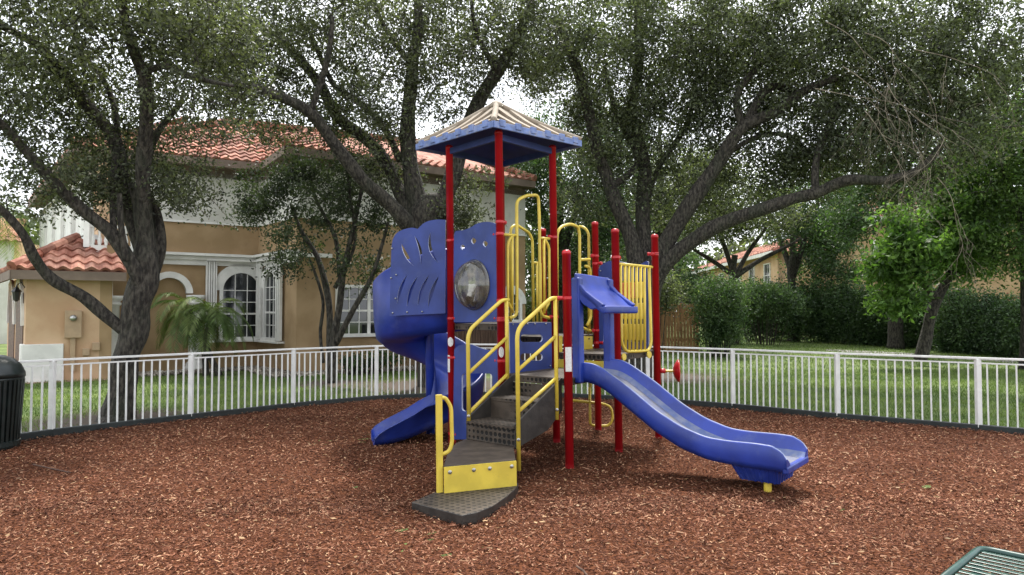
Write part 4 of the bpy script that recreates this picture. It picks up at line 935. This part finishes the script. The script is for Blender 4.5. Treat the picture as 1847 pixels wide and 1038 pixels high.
far_house((18, 62, 0), 'distant cream house with red tile roof seen between the hedge and oak branches', (19.8, 80), (18.3, 48.5), 5.6, 7.6, 'stucco_light', ((9.5, 1.5, 3.3, 4.9), (15, 1.5, 3.3, 4.9), (20.5, 1.5, 3.3, 4.9), (24.5, 1.4, 3.3, 4.9), (28.3, 1.4, 3.3, 4.9)))
far_house((24, 43, 0), 'tan house wall with white framed upper window behind the right trees', (20.6, 43.6), (33.5, 40.5), 7.2, 9.0, 'stucco', ((1.5, 1.15, 4.2, 5.8), (9.5, 1.3, 1.2, 2.9)), dp=4)
# cedar fence
wf = thing('wooden_fence', (7, 26.5, 0), 'brown vertical board wooden fence beyond the lawn behind the red post', 'fence')
a = gr(1150, 640); b = gr(1262, 637); a = Vector((-2.0, 27.2, 0)); b = Vector((7.0, 26.4, 0)); n_ = 78
for i in range(n_):
    p = a.lerp(b, i / n_); MB().box(p + Zv * (.93 + random.uniform(-.02, .02)), (.105, .022, 1.84), (b - a)).build('board', 'cedar', wf)
MB().bar(a + Zv * .5 + Vector((0, .04, 0)), b + Zv * .5 + Vector((0, .04, 0)), .05, .09).bar(a + Zv * 1.5 + Vector((0, .04, 0)), b + Zv * 1.5 + Vector((0, .04, 0)), .05, .09).build('rail', 'cedar', wf)
wf2 = thing('wooden_fence', (-2, 18.8, 0), 'low dark brown board fence seen under the tower deck', 'fence')
a = Vector((-2.4, 18.2, 0)); b = Vector((1.5, 23.2, 0)); n_ = 56
for i in range(n_):
    p = a.lerp(b, i / n_); MB().box(p + Zv * .60, (.10, .02, 1.2 + random.uniform(-.015, .015)), (b - a)).build('board', 'cedar_dark', wf2)
MB().bar(a + Zv * .9 + Vector((-.03, .03, 0)), b + Zv * .9 + Vector((-.03, .03, 0)), .04, .08).build('rail', 'cedar_dark', wf2)
a = gr(1800, 640); a = Vector((19.7, 28.2, 0)); b = Vector((25, 26.6, 0))
rf = thing('railing', a, 'rust red metal railing among shrubs at the right edge', 'railing')
m_ = MB(); m_.bar(a + Zv * 2.1, b + Zv * 2.1, .06, .06).bar(a + Zv * 1.5, b + Zv * 1.5, .05, .05)
for i in range(14): p = a.lerp(b, i / 13); m_.bar(p, p + Zv * 2.3, .045, .045)
m_.build('bars', 'rust_rail', rf)

# ------------------------------------------------------------------ trees
DENS = 1.4; CUT = -.35
def fill(blobs, per, sig, lsz, wsz, droop=.25, cut=True):
    """blobs: (x,y,Y,rx,ry,rd,count) in photograph pixels and metres -> cluster centres and leaves"""
    cl = []
    for (x, y, Y, rx, ry, rd, cnt) in blobs:
        cnt = int(cnt * DENS)
        c = np.array(at(x, y, Y)); k = Y / F; d = unit(rng.normal(size=(cnt, 3))) * (rng.uniform(0, 1, (cnt, 1)) ** .42)
        p = c + d * np.array([rx * k, rd, ry * k]); w = 6.0 / max(.6, Y / 12)
        nv = np.sin(p[:, 0] * w + 1.7 * np.sin(p[:, 2] * w * .7 + 2)) + np.sin(p[:, 2] * w * 1.2 + 1.5 * np.sin(p[:, 1] * w * .8)) + np.sin(p[:, 1] * w * .9 + p[:, 0] * w * .5 + 1)
        cl.append(p[nv > (CUT if cut else -9)])
    cl = np.concatenate(cl); n = rng.integers(int(per * .5), int(per * 1.5), len(cl)); idx = np.repeat(np.arange(len(cl)), n)
    sg = sig * rng.uniform(.55, 1.5, (len(cl), 1)); o = np.clip(rng.normal(size=(len(idx), 3)), -1.7, 1.7) * sg[idx] * np.array([1, 1, .75])
    return cl, leaves(cl[idx] + o, lsz, wsz, droop)
def tree(name, base, label, limbs, blobs, per=50, sig=.2, leaf=(.06, .026), m='leaf_oak', bark='bark', tw=.45, Y0=10, group=None, droop=.25, cat='tree', twr=.012, rs_=1.0):
    t = thing(name, base, label, cat, group); mb_ = MB(); nodes = []; nr = []
    for lim in limbs:
        pts = []; rs = []
        for q in lim:
            x, y, r = q[:3]; Y = Y0 + (q[3] if len(q) > 3 else 0); pts.append(at(x, y, Y)); rs.append(r * Y / F * rs_)
        P = smooth_path(pts, 6); RS = list(np.interp(np.linspace(0, len(rs) - 1, len(P)), range(len(rs)), rs))
        seed = random.random() * 50
        for i in range(1, len(P)):
            w = RS[i] * .09; P[i] = P[i] + Vector((math.sin(i * .55 + seed), math.sin(i * .7 + seed * 2), math.sin(i * .4 + seed))) * w
        RS = [r * (1 + .05 * math.sin(i * .8 + seed)) for i, r in enumerate(RS)]
        mb_.tube(P, RS, 10); nodes += P[len(P) // 4:]; nr += RS[len(P) // 4:]
    ND = np.array([tuple(p) for p in nodes]); cl, lf = fill(blobs, per, sig, *leaf, droop)
    # branches: limb -> cluster, joined step by step so that twigs share paths
    order = np.argsort(np.min(np.linalg.norm(cl[:, None, :] - ND[None, ::3], axis=2), axis=1)) if len(cl) < 4000 else np.arange(len(cl))
    NL = [tuple(p) for p in ND]; arr = np.zeros((len(NL) + len(cl) * 3 + 10, 3)); arr[:len(NL)] = ND; cnt = len(NL)
    for ci in order:
        if rng.random() > tw: continue
        c = cl[ci]; d = np.linalg.norm(arr[:cnt] - c, axis=1); j = int(np.argmin(d)); dist = d[j]
        if dist > 3.2 or dist < .08: continue
        p0 = arr[j]; mid = (p0 + c) / 2 + rng.normal(size=3) * dist * .12; r = min(.045, twr * .5 + twr * dist * .8)
        mb_.tube([p0, mid, c], [r, r * .75, r * .35], 5, caps=False); arr[cnt] = mid; arr[cnt + 1] = c; cnt += 2
    mb_.build('trunk', bark, t, smooth=True); soup('crown', lf, m, t); return t
# left oak, just outside the fence
tree('oak_tree', gr(215, 757), 'large dark oak forking low just outside the fence at left', group='live oaks shading the playground', limbs=[
    [(203, 785, 56, -.1), (212, 752, 38), (220, 700, 30), (230, 640, 28), (243, 580, 31), (256, 520, 31), (264, 470, 27), (262, 430, 21), (255, 380, 18), (245, 330, 16)],
    [(236, 612, 12), (200, 577, 15, -.1), (150, 535, 14, -.3), (95, 505, 13, -.5), (62, 465, 12, -.7), (40, 420, 10, -.9), (0, 378, 9, -1.1), (-60, 340, 7, -1.5)],
    [(258, 540, 12), (240, 485, 17, -.2), (205, 425, 16, -.3), (150, 380, 14, -.5), (90, 322, 13, -.8), (45, 270, 11, -1), (0, 222, 9, -1.3), (-60, 180, 7, -1.6)],
    [(260, 470, 16), (234, 390, 16, .2), (222, 320, 16, .3), (205, 250, 15, .3), (165, 200, 14, .2), (115, 135, 12, 0), (75, 90, 10, -.3), (30, 60, 9, -.6), (-20, 40, 7, -1)],
    [(262, 450, 16), (258, 350, 17, -.1), (262, 250, 17, -.3), (262, 150, 15, -.6), (242, 95, 13, -.8), (228, 45, 11, -1), (222, -10, 9, -1.2), (230, -80, 6, -1.5)],
    [(270, 520, 12, .2), (288, 450, 14, .3), (282, 385, 11, .4), (262, 330, 10, .5), (280, 250, 8, .7), (330, 180, 6, 1)],
    [(205, 420, 8, -.3), (203, 340, 7, 0), (212, 240, 7, .3), (195, 160, 6, .5), (160, 110, 5, .6), (105, 20, 4, .8)],
    [(262, 130, 8, -.6), (300, 120, 7, -.8), (350, 140, 6, -1), (420, 155, 4, -1.3)], [(228, 470, 9, -.3), (218, 400, 7, -.4), (215, 350, 6, -.4)]],
    blobs=[(70, 60, 10, 110, 110, 1.6, 190), (230, 40, 9.8, 130, 90, 1.8, 200), (120, 200, 11.1, 130, 110, 1.5, 190), (250, 230, 11.4, 120, 110, 1.3, 125), (270, 310, 11.2, 110, 50, 1.0, 75), (330, 345, 10.6, 40, 45, .6, 32),
     (60, 330, 10.2, 70, 70, 1.1, 55), (160, 340, 10.3, 70, 50, 1, 50), (370, 130, 10, 110, 130, 1.5, 170), (340, 40, 9.5, 130, 60, 1.6, 110), (20, 180, 9.5, 60, 110, 1.4, 80), (150, -70, 9.6, 260, 70, 2, 120), (-90, 100, 10, 90, 180, 2, 80)],
    rs_=.78, per=50, sig=.16, leaf=(.068, .033), Y0=10.5, tw=.6)
# middle oak behind the structure, in front of the house
tree('oak_tree', (-1.75, 15, 0), 'thick oak with limbs spreading left behind the play structure roof', group='live oaks shading the playground', limbs=[
    [(790, 745, 48), (788, 700, 42), (784, 600, 38), (778, 500, 38), (772, 430, 40), (768, 395, 38), (775, 350, 28)],
    [(768, 400, 28), (748, 340, 22), (738, 290, 19), (737, 200, 17), (744, 120, 14), (754, 55, 12), (752, -10, 9)],
    [(755, 420, 24), (728, 395, 19, -.3), (695, 362, 17, -.5), (650, 320, 16, -.8), (605, 262, 15, -1), (560, 205, 13, -1.3), (500, 172, 12, -1.6), (430, 152, 11, -1.9), (360, 142, 9, -2.2), (310, 120, 8, -2.4), (265, 70, 6, -2.6)],
    [(765, 400, 22), (722, 350, 16, .2), (700, 300, 15, .4), (668, 258, 14, .5), (610, 212, 13, .5), (580, 160, 12, .4), (540, 105, 11, .2), (480, 55, 9, 0), (430, 20, 7, -.3)],
    [(785, 390, 24), (812, 335, 20, .2), (830, 270, 18, .3), (862, 190, 17, .2), (895, 130, 15, .1), (935, 65, 12, 0), (960, 0, 9, -.2)],
    [(722, 290, 9, .1), (690, 225, 8, .3), (640, 180, 8, .3), (600, 150, 7, .2), (560, 60, 5, 0)], [(560, 205, 8, -1.3), (590, 110, 7, -1.5), (600, 30, 5, -1.7)],
    [(744, 120, 7), (700, 60, 6, .3), (670, 0, 5, .5)], [(895, 130, 7), (860, 60, 6, -.3), (850, 0, 4, -.6)]],
    blobs=[(460, 60, 13.8, 110, 90, 2, 190), (600, 70, 15.2, 120, 110, 2, 240), (730, 60, 14.8, 100, 110, 2, 190), (850, 70, 15, 90, 110, 2, 170), (480, 200, 14.6, 110, 60, 1.4, 95), (600, 220, 15.6, 90, 60, 1.3, 80),
     (690, 190, 14.6, 80, 80, 1.4, 95), (790, 180, 14.8, 60, 80, 1.4, 60), (430, 130, 14, 80, 60, 1.4, 70), (950, 50, 14.8, 90, 90, 1.6, 150), (640, -70, 14.5, 330, 70, 2.5, 170), (820, 390, 15.2, 45, 45, .7, 38), (860, 330, 15.3, 60, 40, .7, 20), (690, 300, 15, 60, 40, .8, 26)],
    rs_=.77, per=50, sig=.21, leaf=(.085, .04), Y0=15, tw=.5)
# right oak
tree('oak_tree', (3.35, 17, 0), 'broad oak with a long low limb reaching right across the lawn', group='live oaks shading the playground', limbs=[
    [(1146, 720, 46), (1148, 640, 38), (1152, 560, 34), (1158, 500, 33), (1160, 470, 28)],
    [(1150, 520, 22), (1140, 440, 18, .1), (1110, 360, 16, .2), (1080, 280, 14, .2), (1062, 200, 13, 0), (1035, 110, 11, -.3), (1000, 30, 9, -.6)],
    [(1168, 520, 22), (1160, 400, 17, .5), (1162, 300, 15, .6), (1140, 210, 13, .7), (1152, 110, 11, .8), (1150, 0, 8, .9)],
    [(1165, 530, 24), (1195, 450, 20, -.2), (1255, 355, 18, -.4), (1300, 285, 16, -.6), (1340, 232, 14, -.8), (1400, 200, 12, -1), (1450, 165, 10, -1.2), (1510, 140, 8, -1.5)],
    [(1166, 560, 23), (1180, 510, 21, -.1), (1212, 462, 18, -.3), (1280, 415, 16, -.6), (1375, 378, 15, -1), (1430, 358, 13, -1.2), (1470, 350, 13, -1.3), (1530, 325, 12, -1.6), (1600, 325, 10, -1.9), (1660, 306, 9, -2.1), (1700, 260, 7, -2.3)],
    [(1340, 235, 9, -.8), (1328, 180, 8, -.8), (1350, 140, 7, -.9), (1380, 110, 5, -1)], [(1345, 225, 10, -.8), (1385, 160, 9, -.7), (1440, 165, 7, -.6)],
    [(1470, 345, 8, -1.3), (1473, 285, 8, -1.2), (1500, 215, 7, -1.1), (1530, 165, 5, -1)], [(1100, 340, 8, .2), (1150, 290, 7, .5), (1110, 200, 6, .8), (1090, 120, 5, 1)],
    [(1300, 285, 5, -.6), (1370, 245, 5, -.4), (1430, 250, 5, -.2), (1475, 300, 4, 0)], [(1160, 380, 7, .5), (1190, 300, 6, .8), (1240, 220, 6, 1), (1260, 120, 4, 1)]],
    blobs=[(1040, 80, 16.5, 110, 120, 2.2, 260), (1180, 70, 17, 120, 120, 2.4, 330), (1320, 60, 16.6, 120, 110, 2.4, 330), (1460, 70, 16, 120, 110, 2.2, 330), (1600, 80, 15.4, 120, 120, 2, 300), (1740, 90, 15, 120, 130, 2, 300),
     (1130, 230, 17.4, 120, 90, 1.6, 230), (1270, 210, 17.5, 110, 90, 1.6, 210), (1420, 230, 16.8, 120, 80, 1.6, 190), (1560, 240, 15.8, 110, 80, 1.4, 170), (1700, 230, 15.4, 110, 90, 1.4, 190), (1080, 340, 17.6, 90, 60, 1.2, 90),
     (1250, 360, 18, 110, 60, 1.2, 120), (1380, 320, 17.6, 100, 60, 1.2, 120), (1500, 300, 16.8, 90, 60, 1.2, 80), (1640, 340, 16, 80, 40, 1, 40), (1350, -70, 16.5, 500, 70, 2.5, 330), (1880, 120, 15, 90, 170, 2, 160), (1100, 200, 18.5, 120, 120, 1.4, 150), (1300, 130, 18.5, 160, 120, 1.4, 200), (1550, 150, 17.5, 170, 130, 1.4, 230), (1000, 130, 18, 70, 80, 1.2, 80)],
    rs_=.82, per=50, sig=.23, leaf=(.095, .043), m='leaf_oak_far', Y0=17, tw=.4)
# bare pale twigs hanging in the right oak
dt = thing('dead_branch', at(1600, 100, 14), 'bare pale leafless branch hanging in front of the right oak crown', 'branch'); m_ = MB()
def twigs(p, d, l, r, lev):
    if lev == 0 or r < .0015: return
    P = [p]; 
    for i in range(6): d = (d + Vector((random.uniform(-.32, .32), random.uniform(-.3, .3), random.uniform(-.30, .16)))).normalized(); P.append(P[-1] + d * l / 6)
    m_.tube(smooth_path(P, 2), [r * (1 - .7 * i / 12) for i in range(13)], 5)
    for k in range(3 if lev > 1 else 2):
        q = P[random.randint(2, 6)]; twigs(q, (d + Vector((random.uniform(-1, 1), random.uniform(-.5, .5), random.uniform(-.9, .5)))).normalized(), l * random.uniform(.5, .8), r * .6, lev - 1)
for x, y, dx, dz, l in ((1490, 40, .9, -.5, 1.8), (1520, 120, .8, -.6, 1.8), (1560, 60, 1, -.3, 1.9), (1470, 160, .9, -.2, 1.5), (1600, 150, .6, -.9, 1.9), (1560, 200, .7, -.9, 1.7), (1650, 90, .9, -.1, 1.8), (1690, 320, .7, -1.1, 1.4)):
    twigs(at(x, y, 13.6), Vector((dx, -.1, dz)).normalized(), l, .009, 4)
m_.build('twigs', 'bark_pale', dt, smooth=True)
# small multi-stemmed tree in front of the house
tree('small_tree', (-3.95, 15.7, 0), 'slender multi-stemmed small tree in front of the house window', [
    [(600, 690, 9), (600, 640, 8), (605, 600, 7), (612, 550, 6, -.1), (622, 480, 5, -.2), (640, 400, 4, -.3), (655, 330, 3, -.4)],
    [(597, 690, 7), (595, 620, 6, .2), (592, 540, 6, .3), (575, 470, 5, .4), (545, 420, 4, .5), (525, 370, 3, .6)], [(605, 620, 6), (640, 555, 5, -.3), (670, 500, 4, -.4), (690, 440, 3, -.5), (700, 400, 2, -.6)],
    [(612, 500, 4, .1), (605, 430, 4, .2), (570, 360, 3, .3), (560, 310, 2, .3)], [(583, 655, 3, .4), (578, 600, 3, .5), (582, 540, 3, .5), (560, 470, 2, .6)], [(604, 520, 4, -.1), (640, 440, 3, -.2), (632, 360, 3, -.2), (625, 300, 2, -.2)]],
    [(500, 350, 16, 80, 55, .9, 95), (570, 330, 15.7, 80, 50, .9, 90), (640, 360, 15.5, 60, 55, .8, 60), (540, 420, 15.9, 60, 60, .8, 55), (515, 470, 16, 35, 50, .5, 26), (680, 400, 15.4, 40, 70, .6, 34), (450, 370, 16.2, 40, 40, .6, 34), (640, 470, 15.5, 60, 60, .7, 26), (690, 500, 15.3, 22, 40, .4, 8), (590, 290, 15.8, 70, 25, .6, 30)],
    per=42, sig=.15, leaf=(.082, .042), m='leaf_fig', Y0=15.7, tw=.9, droop=.5, twr=.008)
# backdrop trees right of the house and beyond the lawn
def simple_tree(x, yb, Y0, crowns, label, m, r=14, per=40, sig=.3, leaf=(.13, .06), tops=((0, -200), (-60, -160), (60, -170)), name='tree', group=None, tw=.35, bark='bark'):
    yg = CY + F * math.tan(PITCH) + EYE * F / Y0
    limbs = [[(x, yg, r), (x + 2, yg - 60, r * .8), (x - 3, yb, r * .7), (x, yb - 40, r * .6)]]
    for dx, dy in tops: limbs.append([(x, yb, r * .6), (x + dx * .4, yb + dy * .45, r * .45, .3), (x + dx * .8, yb + dy * .8, r * .3, .1), (x + dx, yb + dy, r * .18)])
    return tree(name, (at(x, yg, Y0).x, Y0, 0), label, limbs, crowns, per=per, sig=sig, leaf=leaf, m=m, Y0=Y0, tw=tw, group=group, twr=.02, bark=bark)
simple_tree(1010, 470, 24, [(985, 350, 24, 50, 80, 2, 190), (1060, 370, 24, 70, 90, 2, 230), (1000, 480, 24.5, 55, 90, 1.6, 260), (1080, 520, 25, 60, 60, 1.6, 170), (1110, 430, 24, 50, 90, 2, 110), (965, 305, 23, 45, 40, 1.2, 110), (1000, 250, 24, 60, 60, 2, 90), (1100, 260, 24, 80, 60, 2, 110)], 'yellow-green leafy tree right behind the tower posts', 'leaf_hedge', leaf=(.12, .055))
simple_tree(1190, 430, 30, [(1200, 330, 30, 110, 80, 2.5, 240), (1120, 420, 30, 70, 90, 2.5, 160), (1290, 330, 30, 90, 70, 2.5, 220), (1240, 400, 30, 60, 30, 2, 90)], 'olive tree mass behind the right oak trunk', 'leaf_oak_far', leaf=(.15, .07))
simple_tree(1325, 500, 33, [(1290, 405, 33, 80, 35, 2.5, 130), (1370, 385, 33, 90, 45, 2.5, 190)], 'forked tree in front of the far cream house', 'leaf_oak_far', r=9, leaf=(.15, .07), tops=((-90, -60), (70, -110), (120, -70), (-40, -110)))
simple_tree(1430, 500, 36, [(1450, 400, 36, 70, 70, 3, 220), (1500, 470, 36, 60, 70, 3, 140), (1470, 350, 36, 90, 60, 3, 190), (1490, 450, 36, 60, 60, 2, 120), (1520, 420, 36, 40, 60, 2, 90)], 'dark bushy tree between the two far houses', 'leaf_hedge', r=10, leaf=(.17, .08))
simple_tree(1615, 430, 29.5, [(1560, 330, 27, 70, 50, 2.2, 75), (1650, 330, 27, 90, 70, 2.4, 150), (1740, 300, 27, 80, 90, 2.4, 200), (1640, 440, 27, 34, 60, 1, 70), (1540, 400, 27, 40, 35, 1.4, 60), (1560, 260, 27, 90, 60, 2, 120), (1720, 440, 27, 60, 50, 1.5, 90)], 'dark tall tree with shaggy trunk beside the white window', 'leaf_hedge', r=15, leaf=(.14, .065))
simple_tree(1850, 420, 19, [(1820, 320, 19, 90, 130, 2, 330), (1815, 450, 19, 45, 50, 1.6, 110), (1780, 200, 19, 90, 80, 2, 150), (1900, 300, 19, 80, 150, 2, 90)], 'dense green tree filling the right edge', 'leaf_mid', r=12, leaf=(.12, .055))
tree('magnolia_tree', (11.9, 20.5, 0), 'bright glossy leaved leaning tree at the right with big leaves', [[(1660, 650, 12), (1672, 600, 10), (1682, 560, 9), (1705, 510, 8), (1725, 470, 7), (1735, 420, 5)], [(1690, 540, 8), (1650, 490, 6, -.4), (1620, 450, 4, -.6)], [(1715, 500, 7), (1770, 470, 6, .4), (1800, 440, 4, .6)]],
     [(1640, 500, 20, 50, 45, .9, 60), (1690, 430, 20.2, 70, 55, 1.1, 95), (1740, 480, 20.5, 50, 40, .9, 45), (1620, 420, 20, 40, 45, .9, 45), (1740, 370, 20.5, 70, 60, 1, 70), (1790, 290, 20.5, 60, 60, 1, 75), (1610, 540, 20, 25, 22, .5, 25), (1800, 400, 20.8, 60, 60, 1, 95), (1700, 330, 20.5, 60, 40, 1, 60), (1590, 480, 20, 30, 30, .6, 30), (1650, 460, 19.6, 60, 50, .9, 80), (1720, 410, 19.6, 80, 60, 1, 90), (1640, 545, 19.8, 40, 22, .5, 30)], per=32, sig=.2, leaf=(.19, .085), m='leaf_bright', Y0=20.5, tw=.8)
# palm by the porch and one more far left
def palm(base, top, label, nf, L, Ysc=1, crooks=2):
    t = thing('palm_tree', base, label, 'palm'); m_ = MB(); base = Vector(base)
    for k in range(crooks):
        tp_ = Vector(top) + Vector((k * .55, .1 * k, -.12 * k)); m_.tube(smooth_path([base + Vector((.55 * k * .6, 0, 0)), base.lerp(tp_, .5) + Vector((.12 - .2 * k, 0, .05)), tp_], 5), [.085, .08, .075, .07, .07, .065, .065, .07, .075, .08, .085], 9)
        P = []
    m_.build('trunk', 'bark', t, smooth=True); fm = MB(); lf = []
    for i in range(nf):
        tp_ = Vector(top) + Vector(((i % crooks) * .55, 0, -.12 * (i % crooks))); g = i * 2.399; el = random.uniform(-.1, 1.25); d = Vector((math.cos(g) * math.cos(el), math.sin(g) * math.cos(el), math.sin(el))); P = [tp_]; l = L * random.uniform(.8, 1.15)
        for s in range(12): d = (d + Vector((0, 0, -.17 - .02 * s))).normalized(); P.append(P[-1] + d * l / 12)
        fm.tube(P, [.014 * (1 - i_ / 14) for i_ in range(13)], 4)
        for s in range(1, 12):
            for q in range(4):
                p = P[s].lerp(P[min(12, s + 1)], q / 4); dd_ = (P[min(12, s + 1)] - P[s - 1]).normalized(); sd_ = dd_.cross(Zv).normalized()
                for sg_ in (-1, 1):
                    ll = l * .26 * math.sin(math.pi * (s + 1.5) / 14.5) * random.uniform(.8, 1.1); e = p + (sd_ * sg_ * .8 + dd_ * .55 + Vector((0, 0, -.35 + random.uniform(-.15, .15)))) * ll
                    w_ = dd_ * .010; lf.append([p - w_, p.lerp(e, .5) - w_ * 1.2 + Vector((0, 0, .02)), e, p.lerp(e, .5) + w_ * 1.2 + Vector((0, 0, .02))])
    fm.build('rachis', 'frond', t); soup('crown', np.array([[tuple(v) for v in q] for q in lf]), 'frond', t)
palm(gr(372, 678), at(340, 560, 17.2), 'small feathery palm in front of the arched porch', 40, 1.3)
palm((-19.0, 25, 0), at(40, 500, 25) + Vector((-.9, 0, 2.2)), 'pale tall palm at the far left behind the oak', 20, 2.2, crooks=1)
simple_tree(1225, 520, 55, [(1225, 465, 55, 40, 28, 3, 70), (1205, 430, 55, 40, 30, 3, 50)], 'small distant pale tree beside the gable of the far cream house', 'leaf_shrub', r=5, sig=.6, leaf=(.28, .14), tops=((0, -60), (-20, -60)))
# shrubs and hedge
def bush(name, label, blobs, m, cat, per=50, sig=.22, leaf=(.09, .045), group=None):
    b0 = at(blobs[0][0], blobs[0][1], blobs[0][2]); t = thing(name, (b0.x, b0.y, 0), label, cat, group); cl, lf = fill(blobs, per, sig, *leaf, cut=False)
    lf[:, :, 2] = np.abs(lf[:, :, 2]); soup('foliage', lf, m, t); m_ = MB(); 
    for c in cl[rng.permutation(len(cl))[:(12 if name == 'hedge' else 30)]]: m_.tube([(b0.x + (c[0] - b0.x) * .5, b0.y + (c[1] - b0.y) * .5, 0), (c[0], c[1], abs(c[2]) + .05)], [.02, .008], 5)
    m_.build('stems', 'bark', t); return t
bush('shrub', 'pale green bush at the end of the wooden fence', [(1298, 545, 24.5, 45, 50, 1, 190), (1300, 590, 24.3, 34, 34, .8, 110), (1250, 515, 27.6, 50, 22, .6, 60)], 'leaf_shrub', 'shrub')
bush('shrub', 'bright rounded bush below the far cream house', [(1380, 545, 33, 60, 26, 1.6, 150), (1320, 540, 34, 60, 22, 1.6, 100)], 'leaf_shrub', 'shrub', sig=.3, leaf=(.14, .07))
bush('hedge', 'long dark green clipped hedge behind the lawn', [(1360 + i * 42, 560 + i * 2.2, 38 - i * 1.0, 34, 52, 1.0, 210) for i in range(5)], 'leaf_hedge', 'hedge', sig=.3, leaf=(.13, .065))
bush('hedge', 'dark shaded undergrowth hedge below the shaggy trunk', [(1570 + i * 42, 572 + i * 3, 32.5 - i * 1.1, 36, 56 + i, 1.0, 220) for i in range(4)], 'leaf_hedge', 'hedge', sig=.28, leaf=(.12, .06))
bush('hedge', 'dark leafy hedge at the right edge below the red railing', [(1730 + i * 45, 585 + i * 6, 27 - i * 1.2, 42, 60 + i * 2, .9, 240) for i in range(5)], 'leaf_hedge', 'hedge', sig=.24, leaf=(.11, .055))
bush('shrub', 'shaded bush behind the oak trunk beside the wooden fence', [(1180, 520, 23, 50, 40, 1, 90), (1120, 540, 24, 50, 40, 1, 80)], 'leaf_oak_far', 'shrub')
bush('hedge', 'dark bushes closing the view behind the red and yellow posts', [(1000, 560, 27, 70, 45, 1, 190), (1110, 560, 27.5, 70, 50, 1, 210)], 'leaf_hedge', 'hedge', sig=.25, leaf=(.12, .06))
bush('shrub', 'low dark shrub at the house wall by the small tree', [(640, 655, 17.5, 30, 14, .3, 18), (690, 650, 18, 30, 16, .4, 18)], 'leaf_hedge', 'shrub', per=30, sig=.1)
# far wood closing the horizon
N = 26000; X = rng.uniform(-75, 85, N); Y = 78 + rng.uniform(-4, 6, N) ; Z = rng.uniform(0, 1, N) ** .8 * (10 + 3 * np.sin(X * .21) + 2 * np.sin(X * .53 + 1)); C = np.stack([X, Y, np.maximum(Z, .1)], 1)
tag(soup('far_trees', leaves(C, 1.0, .55, .2, .5), 'leaf_oak_far'), kind='stuff')
